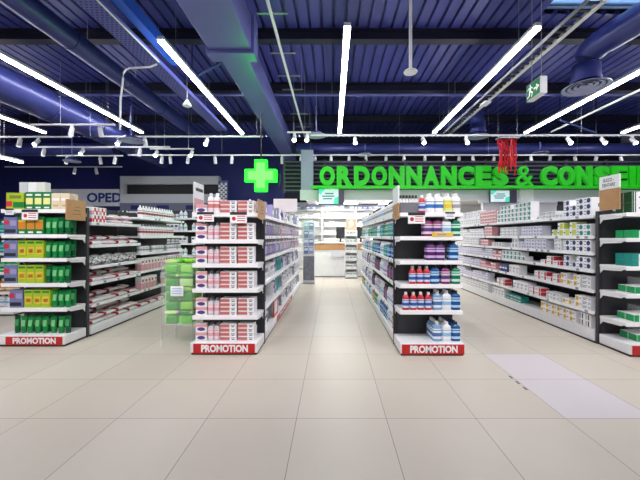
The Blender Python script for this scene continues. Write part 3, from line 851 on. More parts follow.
price_card(XU(416.5, yq), yq, ZV(212.5, yq), .175, .115, 'price card with red disc hanging over the bare part of the mouthwash display')
price_card(XU(450, yq), yq, ZV(212, yq), .1, .07, 'small plain price card hanging under the white bottles, mouthwash display', False)
yq = 3.645
price_card(XU(30, yq), yq, ZV(209.5, yq), .18, .115, 'price card with red disc hanging over the green herbal boxes')
price_card(XU(9.5, yq), yq, ZV(208.5, yq), .1, .07, 'small plain price card hanging at the outer end of the herbal display', False)
o = thing('shelf_strip', (XU(442, yq), 3.37, 1.2), 'yellow shelf strip under the magenta bottles of the mouthwash display', 'price card'); yq = 3.37
MB().box(XU(432, yq), XU(453, yq), yq - .004, yq - .0005, 1.214, 1.256, PYEL, .001).build('card', o)
g = MB(); g.poly([(XU(437, yq), yq - .005, 1.227), (XU(446, yq), yq - .005, 1.227), (XU(446, yq), yq - .005, 1.243), (XU(437, yq), yq - .005, 1.243)], PGREY); g.build('price_print', o)
# red strip along the side plinth of the toothpaste gondola
o = thing('promotion_strip', (-.763, 5.4, .06), 'long red PROMOTION strip along the side plinth facing the middle aisle', 'sign')
MB().box(-.7645, -.7615, 4.55, 6.3, .03, .105, RED, .0008).build('strip_board', o)
t = MB(); text_fit(t, 'PROMOTION', (-.7608, 4.8, .042), (0, 1, 0), (0, 0, 1), 1.25, .05, PW, .02); t.build('lettering', o)

# ------------------------------------------------------------------ products
CW = .17
TOOTH = carton('toothpaste_carton', 'pink toothpaste carton', CW, .044, .043, PW, [(0, .58, .12, .9, PSAL), (0, .58, .42, .58, C('print_rose', 168, 66, 72)), (.66, .92, .55, .8, PGREY), (.7, .88, .2, .42, PBLACK)])
OVAL = carton('toothpaste_box', 'white box with purple oval', .115, .05, .088, PW, [(0, 1, .62, .98, PPINK), ('e', .5, .36, .36, .22, PPUR), (.25, .75, .33, .4, PW)])
GELB = bottle('gel_bottle', 'white and pink gel bottle', .056, .046, .178, C('bottle_lilac', 214, 206, 216, .3), C("cap_grey", 120, 122, 130, .3), C('label_pinkwhite', 236, 214, 222), PPINK, capw=.62, neck=.5, shoulder=.8)
TOPB = bottle('gel_bottle', 'white-capped pink gel bottle', .06, .048, .21, C('bottle_white', 240, 238, 242, .3), PW, C('label_pinkwhite', 236, 214, 222), PSAL, capw=.66, neck=.5, shoulder=.78)


def lc_end():
    yf = 3.425
    for li, z in enumerate([.125] + LV_LC):
        nm = SH[li]; top = li == 5
        # purple-oval boxes, two high
        for k in range(2 if not top else 1):
            place(OVAL, XU(200.5, yf) + .006, yf + .027, z + k * .0895, 0, f"{OVAL.desc}, {['lower', 'upper'][k]} of the pair on the {nm} shelf of toothpaste display", 'purple-oval boxes')
        if top: place(OVAL, XU(200.5, yf) + .006, yf + .085, z, 0, f"{OVAL.desc} standing behind another on the top shelf of toothpaste display", 'purple-oval boxes')
        p = TOPB if top else GELB
        for r in range(2 if li < 5 else 1):
            for k, u in enumerate((210.2, 216.4)):
                place(p, XU(u, yf), yf + .028 + r * .06, z, 0, f"{p.desc}, {['outer', 'inner'][k]} one{' behind' if r else ''} by the cartons, {nm} shelf, toothpaste display", 'pink gel bottles')
        n = 3 if top else 4
        for r in range(3 if li < 3 else 2):
            for c, u in enumerate((228.2, 245.8)):
                for k in range(n if r == 0 else n - (li == 0 and r == 2)):
                    where = ['front', 'second', 'back'][r]
                    place(TOOTH, XU(u, yf) + R.uniform(-.002, .002), yf + .025 + r * .048, z + k * .0441, 0, f"{TOOTH.desc}, {nth(k + 1)} up in the {['outer', 'inner'][c]} {where} stack, {nm} shelf", 'toothpaste cartons')


lc_end()

# lavender packs on the aisle side
BL = [blister('hanging_blister_pack', d, .095, .19, c, b) for d, c, b in (
    ('lavender blister pack', PLAV, C('bubble_pale', 186, 184, 204, .15)), ('purple blister pack', PPUR, C('bubble_purple', 150, 130, 190, .15)), ('dark plum blister pack', C('card_plum', 74, 52, 84), C('bubble_grey', 156, 156, 168, .15)),
    ('pink blister pack', PPINK, C('bubble_pink', 224, 176, 190, .15)), ('magenta blister pack', PMAG, C('bubble_pale', 206, 204, 222, .15)))]
hookm = MB(); hookm.tube([(0, .13, 0), (0, -.005, 0), (0, -.015, .012)], .003, GREY, 6); HOOK = hookm.mesh('peg_hook')
UP = [upright_pouch('refill_pouch', d, .11, .06, h, a, b) for d, h, a, b in (('lavender standing pouch', .2, PLAV, PPUR), ('white standing pouch', .19, PW, PLAV), ('charcoal standing pouch', .21, C('pouch_charcoal', 78, 78, 90), PGREY), ('pink standing pouch', .18, PPINK, PW), ('dark purple standing pouch', .2, PPUR, PLAV), ('teal standing pouch', .2, C('pouch_teal', 60, 160, 165), PTEAL))]
CT = [carton('care_carton', d, .085, .1, h, a, pr) for d, h, a, pr in (
    ('white care carton', .17, PW, [(.1, .9, .5, .8, PPUR), (.15, .6, .2, .3, PGREY)]), ('lavender care carton', .18, PLAV, [(.15, .85, .3, .6, PW)]), ('grey care carton', .16, PGREY, [(.1, .9, .55, .8, PW)]), ('teal care carton', .17, PTEAL, [(.1, .9, .55, .8, PW)]))]


def lc_side():
    gd = [o for o in COL.objects if o.name.startswith('gondola')][0]
    XF = -.775; rot = math.pi / 2
    for tier, (z, nm) in enumerate(((1.455, 'upper'), (1.2, 'lower'))):
        y = 3.84; i = 0
        while y < 8.0:
            i += 1
            if tier == 1 and 6.6 < y < 6.9: y += .12; continue
            c = bpy.data.objects.new('peg_hook', HOOK); COL.objects.link(c); c.parent = gd
            c.location = (-.93 - gd.location.x, y - gd.location.y, z - .022); c.rotation_euler = (0, 0, rot)
            p = BL[(R.randrange(5) if R.random() < .6 else (i // 4) % 5)]
            for r in range(3):
                place(p, -.84 - r * .05, y, z - .035 - p.h, rot, f"{p.desc} hanging {['first', 'second', 'third'][r]} on the {nth(i)} {nm} hook from the near end", f'packs on the {nm} hooks')
            y += .118
    # standing row above on the gondola's top shelf, and the lower shelves
    for z, nm, kinds in ((1.461, 'top', [1, 0, 3, 1]), (.69, 'third', [0, 2, 4, 0, 1]), (.40, 'second', [0, 4, 2, 1]), (.115, 'bottom', [1, 2, 5, 3, 1])):
        y = 3.84; i = 0
        while y < 8.02:
            i += 1
            if nm == 'bottom' and 4.35 < y < 5.0: y += .13; continue
            if nm == 'second' and 4.2 < y < 4.5: y += .13; continue
            if 4.9 < y < 5.35 and nm in ('third', 'second'): p = UP[5]
            elif R.random() < .5: p = UP[kinds[(i // 3) % len(kinds)]]
            else: p = CT[R.choice([0, 0, 1, 2])]
            x = XF - .075 - R.uniform(0, .02)
            if nm == 'top' and i % 3 == 2: y += .125; continue
            place(p, x, y, z, rot, f"{p.desc}, {nth(i)} from the near end, {nm} shelf, lavender pack gondola", f'goods on the {nm} shelf of the lavender gondola')
            y += .125
    # framed red poster standing at the low shelf
    o = thing('framed_notice', (-.79, 4.4, .12), 'white notice with a red frame leaning on the bottom shelf by the middle aisle', 'notice')
    z0, z1, y0, y1, x = .118, .355, 4.42, 4.75, -.79
    MB().box(x, x + .006, y0 + .03, y1 - .03, z0 + .03, z1 - .03, PW).build('notice_sheet', o)
    f = MB(); f.box(x - .002, x + .01, y0, y1, z0, z0 + .03, RED); f.box(x - .002, x + .01, y0, y1, z1 - .03, z1, RED); f.box(x - .002, x + .01, y0, y0 + .03, z0 + .03, z1 - .03, RED); f.box(x - .002, x + .01, y1 - .03, y1, z0 + .03, z1 - .03, RED); f.build('frame', o)
    o = thing('header_placard', (-.86, 6, 1.48), 'blank pale placard standing on top of the lavender pack gondola', 'placard')
    MB().box(-1.07, -.64, 6.0, 6.012, 1.66, 1.9, mat('placard_pale', (236, 226, 230), .4), .002).build('board', o)
    for x in (-1.0, -.8): MB().box(x, x + .02, 6.0, 6.012, 1.492, 1.659, GREY).build('stem', o)


lc_side()
RBT = bottle('cleaning_bottle', 'red and white bottle', .06, .05, .2, C('bottle_red', 200, 50, 70, .3), PW, PW, PRED, single=False)
place(RBT, -1.11 + .06, 4.2, 1.491, 0, 'red and white bottle standing atop the gondola under the green cross')
SJ = bottle('cream_jar', 'small white jar', .07, .07, .09, PW, PGREY, PW, PGREY, neck=.8, capw=.9, p=2, shoulder=.8)
place(SJ, -1.19, 4.25, 1.491, 0, 'small white jar atop the gondola beside the red and white bottle')

# ---- mouthwash bottles
def mw(desc, col, lab, stripe, cap=C('cap_dark', 40, 44, 60, .3), w=.094, h=.2): return bottle('mouthwash_bottle', desc, w, .06, h, col, cap, lab, stripe, capw=.62, neck=.42, shoulder=.76)


MPUR = mw('purple mouthwash bottle', C('liquid_purple', 88, 34, 104, .15), C('label_mauve', 196, 176, 214), C('liquid_purple', 88, 34, 104, .15))
MPNK = mw('magenta mouthwash bottle', C('liquid_magenta', 124, 40, 98, .15), C('label_rose', 226, 196, 212), PPUR)
MBLU = mw('blue mouthwash bottle', C('liquid_blue', 24, 82, 146, .15), C('label_sky', 168, 204, 230), C('liquid_blue', 24, 82, 146, .15))
MGRN = mw('green mouthwash bottle', C('liquid_green', 14, 112, 84, .15), C('label_mint', 180, 222, 204), C('liquid_green', 14, 112, 84, .15))
MWHT = mw('white mouthwash bottle', C('bottle_milk', 232, 236, 240, .25), PW, PSKY, PW)
MSTL = mw('pale blue mouthwash bottle', C('liquid_pale', 120, 162, 200, .15), C('label_ice', 222, 232, 242), C('liquid_steel', 70, 110, 165), C('cap_white', 235, 235, 238, .3))
MRED = bottle('mouthwash_bottle', 'red-topped mouthwash bottle', .068, .055, .185, C('liquid_red', 205, 50, 60, .2), PW, C('label_bluewhite', 200, 214, 236), C('stripe_cobalt', 50, 84, 165), capw=.6, neck=.5, shoulder=.7)
TWB = mw('white bottle with blue label', PW, PW, PBLUE, PW, .09, .205); TYG = mw('white bottle with lime label', C('bottle_cream', 236, 238, 220, .3), C('label_lime', 214, 226, 120), PYEL, PW, .09, .205); TWW = mw('plain white bottle', PW, C('label_offwhite', 232, 230, 226), PGREY, PW, .085, .205)


def rc_end():
    yf = 3.40
    rows = {5: [(424, MRED), (431.5, TWB), (438.8, TWB), (447.3, TYG), (456.5, TWW)],
            4: [(431, MPNK), (438.5, MPNK), (447.6, MWHT), (457.3, MGRN)],
            3: [(432, MPUR), (440.5, MPUR), (454, MBLU), (447.2, MPUR)],
            2: [(413, MRED), (420.4, MRED), (427.4, MRED), (435.2, MBLU), (446.2, MPNK), (456.6, MGRN)],
            1: [(406.4, MRED), (414, MRED), (421.4, MRED), (429, MRED), (438, MSTL), (447.2, MWHT), (456.6, MBLU)],
            0: [(437.7, MSTL), (447.3, MWHT), (456.8, MBLU)]}
    rows[3] = [(431.5, MPUR), (440.8, MPUR), (454.5, MBLU)]
    rows[3].append((447.6, None))
    for li, z in enumerate([.125] + LV_RC):
        depth = {0: 4, 1: 2, 2: 2, 3: 2, 4: 2, 5: 2}[li]
        row = [q for q in rows[li] if q[1]]
        row.sort(key=lambda q: q[0])
        # spread so that neighbours never touch
        xs = [XU(u, yf) for u, _ in row]
        for i in range(1, len(xs)):
            need = (row[i][1].w + row[i - 1][1].w) / 2 + .0025
            if xs[i] - xs[i - 1] < need: xs[i] = xs[i - 1] + need
        lim = 1.338
        if xs and xs[-1] + row[-1][1].w / 2 > lim:
            xs[-1] = lim - row[-1][1].w / 2
            for i in range(len(xs) - 2, -1, -1):
                need = (row[i][1].w + row[i + 1][1].w) / 2 + .0025
                if xs[i + 1] - xs[i] < need: xs[i] = xs[i + 1] - need
        for i, (x, (u, p)) in enumerate(zip(xs, row)):
            for r in range(depth if p is not MRED else 1):
                yy = yf + .033 + r * .0635
                place(p, x, yy, z, 0, f"{p.desc}, {nth(i + 1)} along the {['front', 'second', 'third', 'fourth'][r]} row, {SH[li]} shelf, mouthwash display", f'mouthwash on the {SH[li]} shelf')
    # grey carton tray on the top shelf
    o = thing('display_tray', (.88, 3.5, 1.458), 'low dark grey display tray with black-capped vials on the mouthwash display top', 'tray')
    a, b = XU(399.5, 3.45), XU(419, 3.45)
    MB().box(a, b, 3.43, 3.58, 1.459, 1.57, mat('tray_grey', (112, 113, 120), .5), .003).build('carton', o)
    for k in range(6):
        m_ = MB(); x = a + .02 + k * (b - a - .04) / 5; m_.lathe([(.012, 1.5705), (.013, 1.6), (.009, 1.615), (.009, 1.62)], PW, x, 3.5, 10); m_.lathe([(.014, 1.6205), (.014, 1.65), (.01, 1.655)], BLACK, x, 3.5, 10); m_.build('vial', o, True)


rc_end()
SB = {}
for nm, body, cap, lab, st in (('white bottle with black cap', PW, BLACK, PW, PGREY), ('teal bottle', C('liquid_teal', 20, 140, 140, .2), PW, C('label_teal', 120, 200, 196), PTEAL), ('green bottle', C('liquid_leaf', 40, 150, 80, .2), PW, C('label_leaf', 170, 220, 180), PGRN),
                               ('blue bottle', C('liquid_blue', 24, 82, 146, .15), PW, C('label_sky', 168, 204, 230), PBLUE), ('dark plum bottle', C('liquid_plum', 60, 36, 60, .3), BLACK, C('label_plum', 130, 100, 130), PMAG), ('white bottle', PW, PW, PW, PSKY),
                               ('lavender bottle', C('bottle_lav', 190, 180, 215, .3), PW, PW, PLAV), ('amber bottle', C('liquid_amber', 190, 130, 50, .2), PW, PBEIGE, PORG)):
    SB[nm] = bottle('care_bottle', nm, .085, .06, .19, body, cap, lab, st, capw=.6, neck=.45, single=True)


def rc_side():
    seqs = [(1.461, 'top', ['white bottle with black cap'] * 3 + ['white bottle']), (1.215, 'fifth', ['teal bottle', 'teal bottle', 'green bottle', 'teal bottle', 'white bottle']), (.95, 'fourth', ['blue bottle', 'blue bottle', 'teal bottle', 'white bottle']),
            (.69, 'third', ['dark plum bottle', 'dark plum bottle', 'lavender bottle', 'white bottle']), (.37, 'second', ['lavender bottle', 'white bottle', 'dark plum bottle', 'white bottle']), (.115, 'bottom', ['amber bottle', 'white bottle', 'blue bottle', 'blue bottle', 'white bottle', 'green bottle'])]
    for z, nm, sq in seqs:
        y = 3.82; i = 0
        while y < 7.9:
            i += 1
            if R.random() < .07: y += .11; continue
            k = sq[(i // 3) % len(sq)] if y < 6.3 or R.random() < .5 else R.choice(['white bottle', 'lavender bottle', 'white bottle'])
            if nm == 'bottom' and y > 7.6: k = 'amber bottle'
            p = SB[k]
            place(p, .74 + R.uniform(0, .012), y, z, -math.pi / 2, f"{p.desc}, {nth(i)} from near end, {nm} shelf behind the mouthwash display", f'bottles on the {nm} shelf by the middle aisle')
            y += .105


rc_side()

# ---- herbal end display
LIME = carton('herbal_carton', 'lime herbal carton', .095, .06, .2, PLIME, [(.12, .88, .22, .62, PYEL), (.25, .75, .3, .5, PORG), (.1, .9, .82, .93, PGRN)])
GBOX = carton('herbal_carton', 'green herbal carton', .095, .06, .2, PGRN, [(.1, .9, .3, .66, C('pale_yellow', 236, 230, 150)), (.15, .85, .78, .88, PW), (.2, .8, .08, .16, PW)])
OBOX = carton('herbal_carton', 'orange-labelled herbal carton', .095, .06, .2, PGRN, [(.06, .94, .3, .72, PORG), (.06, .94, .72, .82, PYEL), (.2, .8, .08, .18, PW)])
PBOX = carton('shampoo_carton', 'slate blue carton with red tab', .15, .07, .2, C('slate_blue', 112, 122, 166), [(.04, .4, .55, .8, PRED), (.5, .95, .5, .8, PLAV), (.06, .9, .1, .3, PBLACK)])
YBOX = carton('herbal_box', 'lime box with red corner', .2, .06, .19, PLIME, [(0, .35, .18, .5, PRED), (.4, 1, .12, .45, PGRN), (.2, .85, .66, .85, C('olive', 120, 128, 40))])
BEIGE = carton('tea_carton', 'beige carton', .1, .06, .185, PBEIGE, [(.1, .9, .55, .7, PW), (.2, .8, .2, .3, C('tan', 190, 165, 130))])
GTUB = tube_pack('gel_tube', 'green gel tube', .07, .045, .19, C('tube_green', 22, 132, 66, .22), PGRN, C('label_pale_green', 120, 196, 130))
DTUB = tube_pack('gel_tube', 'dark green gel tube', .07, .045, .2, C('tube_dark_green', 10, 92, 50, .22), PDGRN, C('label_mid_green', 60, 150, 90))


def ll_end():
    yf = 3.675
    X = lambda u: XU(u, yf)
    rows = {5: [(14, YBOX, 1), (29.3, GBOX, 2), (37.7, GBOX, 2), (46.1, GBOX, 2), (55.6, BEIGE, 2), (64.8, BEIGE, 2)],
            4: [(13, PBOX, 1), (28.5, OBOX, 2), (37, OBOX, 2), (47, OBOX, 2), (54.3, GTUB, 2), (60.8, GTUB, 2), (67.2, DTUB, 2), (73, DTUB, 2)],
            3: [(14.5, PBOX, 1), (27.3, LIME, 2), (35.8, LIME, 2), (44.3, LIME, 2), (52, GTUB, 2), (58.4, GTUB, 2), (64.8, GTUB, 2), (71.2, DTUB, 2)],
            2: [(15.5, PBOX, 1), (28, LIME, 2), (36.5, LIME, 2), (44, LIME, 2), (51.5, DTUB, 2), (59.5, GTUB, 2), (66, GTUB, 2), (74, DTUB, 1)],
            1: [(15.5, PBOX, 1), (28, LIME, 2), (36.5, LIME, 2), (44.4, LIME, 2), (52.5, GTUB, 2), (59, GTUB, 2), (65.5, GTUB, 2)],
            0: [(14.5, DTUB, 1), (21, GTUB, 1), (27.8, GTUB, 2), (35.1, GTUB, 2), (42.6, GTUB, 2), (51, GTUB, 1), (59.5, GTUB, 1), (67.5, DTUB, 1)]}
    for li, z in enumerate([.125] + LV_LL):
        row = rows[li]; xs = [X(u) for u, _, _ in row]
        for i in range(1, len(xs)):
            need = (row[i][1].w + row[i - 1][1].w) / 2 + .0025
            xs[i] = max(xs[i], xs[i - 1] + need)
        xs[-1] = min(xs[-1], -2.952 - row[-1][1].w / 2)
        for i in range(len(xs) - 2, -1, -1): xs[i] = min(xs[i], xs[i + 1] - (row[i][1].w + row[i + 1][1].w) / 2 - .0025)
        for i, (x, (u, p, n)) in enumerate(zip(xs, row)):
            for r in range(n):
                place(p, x, yf + .04 + r * .075, z, 0, f"{p.desc}, {nth(i + 1)} along the {['front', 'second'][r]} row, {SH[li]} shelf, herbal display", f'herbal products on the {SH[li]} shelf')
    # bulk packs stacked behind on the top
    for k, c in enumerate((C('pack_silver', 205, 208, 214), PW, C('pack_offwhite', 228, 226, 220))):
        p = carton('bulk_pack', ['silver', 'white', 'off-white'][k] + ' bulk pack', .1, .075, .335, c, [(.1, .9, .4, .6, PSKY)])
        place(p, -3.62 + k * .104, 3.885, 1.515, 0, f"tall {p.desc}, {nth(k + 1)} in the row behind the lime and green boxes", 'bulk packs behind the herbal boxes')


ll_end()

# ---- wipes gondola, aisle side
WIPE = pillow('wipes_pack', 'white wipes pack with red end', .24, .12, .05, C('film_white', 238, 236, 238, .25), C('film_red', 190, 40, 66, .25), C('lid_pink', 226, 150, 165, .3))
WIPB = pillow('wipes_pack', 'pink and white wipes pack', .24, .12, .05, C('film_pinkwhite', 238, 214, 220, .25), C('film_white', 238, 236, 238, .25), C('lid_white', 245, 245, 245, .3))


def cotton_mesh(name, m):
    B = MB(); n = 14; rs = []
    for i in range(9):
        t = -1 + 2 * i / 8; k = math.sqrt(max(.02, 1 - abs(t) ** 2.6))
        rs.append([(t * .12, .07 * k * math.cos(2 * math.pi * j / n) * (1 + .06 * math.sin(5 * j + 3 * i)), .065 + .064 * k * math.sin(2 * math.pi * j / n) * (1 + .05 * math.sin(4 * i + 2 * j))) for j in range(n)])
    B.loft(rs, m)
    return B.mesh(name, True)


cm = bpy.data.materials.new('patterned_film'); cm.use_nodes = True
nt = cm.node_tree; vo = nt.nodes.new('ShaderNodeTexVoronoi'); vo.feature = 'DISTANCE_TO_EDGE'; vo.inputs['Scale'].default_value = 22
tc = nt.nodes.new('ShaderNodeTexCoord'); nt.links.new(tc.outputs['Object'], vo.inputs['Vector']); rp = nt.nodes.new('ShaderNodeValToRGB'); nt.links.new(vo.outputs['Distance'], rp.inputs['Fac'])
rp.color_ramp.elements[0].color = (.12, .12, .13, 1); rp.color_ramp.elements[1].color = (.8, .8, .8, 1); rp.color_ramp.elements[1].position = .14; rp.color_ramp.elements[0].position = .05
nt.links.new(rp.outputs['Color'], nt.nodes['Principled BSDF'].inputs['Base Color']); nt.nodes['Principled BSDF'].inputs['Roughness'].default_value = .3
COTTON = Proto('cotton_pack', 'pack', 'puffy black-and-white patterned cotton pack', .24, .14, .13, [(None, cotton_mesh('cotton_pack', cm))])
ZIG = carton('tissue_pack', 'pink zigzag tissue pack', .12, .1, .19, PW, [(0, .25, 0, .25, PRED), (.25, .5, .2, .45, PRED), (.5, .75, 0, .25, PRED), (.75, 1, .2, .45, PRED), (0, .25, .5, .75, PPINK), (.25, .5, .7, .95, PRED), (.5, .75, .5, .75, PRED), (.75, 1, .7, .95, PPINK)], 'pack')
WPK = bottle('lotion_bottle', 'white lotion bottle with dark red label', .075, .055, .185, PW, PW, PW, C('print_wine', 150, 60, 80), capw=.5, neck=.4, single=False)
WPG = bottle('lotion_bottle', 'grey-capped lotion bottle with wine label', .075, .055, .185, PW, PGREY, C('label_blush', 244, 226, 226), C('print_wine', 150, 60, 80), capw=.6, neck=.45, single=False)
PKB = carton('care_carton', 'pink and white carton', .07, .1, .19, PW, [(0, 1, .0, .5, PPINK), (.2, .8, .6, .8, PRED)])
JAR = bottle('cream_jar', 'white jar with black lid', .08, .08, .12, PW, BLACK, PW, PGREY, neck=.8, capw=1.1, p=2, shoulder=.8)


def ll_side():
    rot = math.pi / 2
    for z, nm, rows in ((1.11, 'second', 2), (.65, 'fourth', 2), (.383, 'fifth', 2), (.125, 'bottom', 2)):
        for c in range(4):
            for r in range(2):
                for k in range((1 if nm in ('fourth', 'fifth', 'second') else 2) + r):
                    p = WIPE if (c + k) % 3 != 1 else WIPB
                    xx = -3.005 - r * .128; zz = z + k * .0595
                    place(p, xx, 4.125 + c * .247, zz, rot, f"{p.desc}, {nth(k + 1)} up in {nth(c + 1)} {['front', 'back'][r]} stack, {nm} wipes shelf", f'wipes on the {nm} shelf')
    for c in range(4):
        for r in range(2):
            place(COTTON, -3.005 - r * .16, 4.125 + c * .247, .85, rot, f"{COTTON.desc}, {nth(c + 1)} from the oak sign, {['front', 'back'][r]} row", 'patterned cotton packs')
    # top of section one
    for c in range(2): place(ZIG, -3.0, 4.10 + c * .13, 1.39, rot, f"{ZIG.desc}, {nth(c + 1)} from the oak sign on the top wipes shelf", 'zigzag tissue packs')
    place(bottle('cotton_tub', 'tall white tub', .11, .11, .2, PW, PW, PW, PSKY, neck=.9, capw=1.5, p=2, shoulder=.85), -3.15, 4.2, 1.39, rot, 'tall white tub behind the pink zigzag tissue packs')
    for c in range(2):
        for k in range(2): place(WIPB, -3.005, 4.5 + c * .25, 1.39 + k * .0595, rot, f"{WIPB.desc}, {['lower', 'upper'][k]} in the {nth(c + 1)} stack beyond the zigzag tissue packs", 'wipes on the top shelf')
    # section two
    for z, nm, p, step in ((1.51, 'top', WPK, .083), (1.22, 'second', WPG, .083)):
        i = 0; y = 5.1
        while y < 6.1:
            i += 1; place(p, -2.985, y, z, rot, f"{p.desc}, {nth(i)} from the wipes, {nm} lotion shelf", f'lotion bottles on the {nm} shelf'); y += step
    for z, nm, p in ((.96, 'third', JAR), (.68, 'fourth', PKB), (.387, 'fifth', PKB)):
        y = 5.1; i = 0
        while y < 6.4:
            i += 1
            if (i % 5 == 4 and nm == 'third') or (nm == 'fifth' and 5 < i < 9): y += .09; continue
            place(p, -2.99, y, z, rot, f"{p.desc}, {nth(i)} from the wipes, {nm} lotion shelf", f'goods on the {nm} shelf of the lotion section'); y += .092
    y = 5.15
    for i in range(5):
        place(WIPE, -3.005, y, .125, rot, f"{WIPE.desc}, {nth(i + 1)} along bottom shelf below lotion bottles", 'wipes below the lotion section'); y += .25


ll_side()

# ---- medicine shelving
def med(name, desc, pr, h=.07, w=.11, base=PW): return carton(name, desc, w, .13, h, base, pr)


ESK = {'nd': med('medicine_carton', 'white carton with navy dot', [('o', .68, .5, .4, PNAVY), (.06, .42, .62, .8, PGREY), (.08, .4, .2, .3, PNAVY)]),
       'td': med('medicine_carton', 'white carton with teal dot', [('o', .68, .5, .4, PTEAL), (.08, .42, .6, .78, PGREY), (.08, .35, .2, .32, PTEAL)]),
       'yw': med('vitamin_carton', 'white carton with yellow panel', [(.1, .55, .15, .85, PYEL), (.62, .9, .5, .7, PGREY), ('o', .32, .5, .16, PORG)]),
       'yg': med('vitamin_carton', 'white carton with lime panel', [(.35, .98, .1, .9, C('lime_soft', 196, 212, 96)), ('o', .66, .62, .22, PYEL), (.05, .3, .4, .6, PGRN)], .085),
       'fw': med('ointment_carton', 'flat white carton', [(.06, .6, .55, .75, PGREY), (.06, .45, .22, .36, PBLACK), (.7, .94, .25, .75, C('pale_grey', 185, 187, 198))], .048, .13),
       'fl': med('ointment_carton', 'flat pale lavender carton', [(.06, .5, .55, .75, PGREY), (.06, .36, .2, .36, PNAVY), (.6, .94, .2, .7, PLAV)], .048, .13, C('carton_lilac', 226, 224, 238)),
       'rw': med('syrup_carton', 'white carton with red end', [(.72, .98, .05, .95, PRED), (.1, .55, .5, .7, PGREY)], .055, .13),
       'pk': med('cream_carton', 'pink carton', [(.1, .9, .55, .8, PW), (.1, .5, .2, .4, PRED)], .06, .1, PPINK),
       'gs': med('tablet_carton', 'white carton with dark stripes', [(.1, .3, .1, .9, PGREY), (.5, .7, .1, .9, PBLACK)], .075, .09),
       'bw': med('lotion_carton', 'tall plain white carton', [(.15, .85, .55, .75, C('pale_grey', 185, 187, 198)), (.2, .6, .2, .3, PGREY), (.2, .5, .36, .42, PBLACK)], .14, .1),
       'nb': med('tablet_carton', 'navy carton', [(.1, .9, .4, .6, PW)], .13, .08, PNAVY),
       'tb': med('tablet_carton', 'teal carton', [(.1, .9, .4, .6, PW)], .05, .11, PTEAL)}


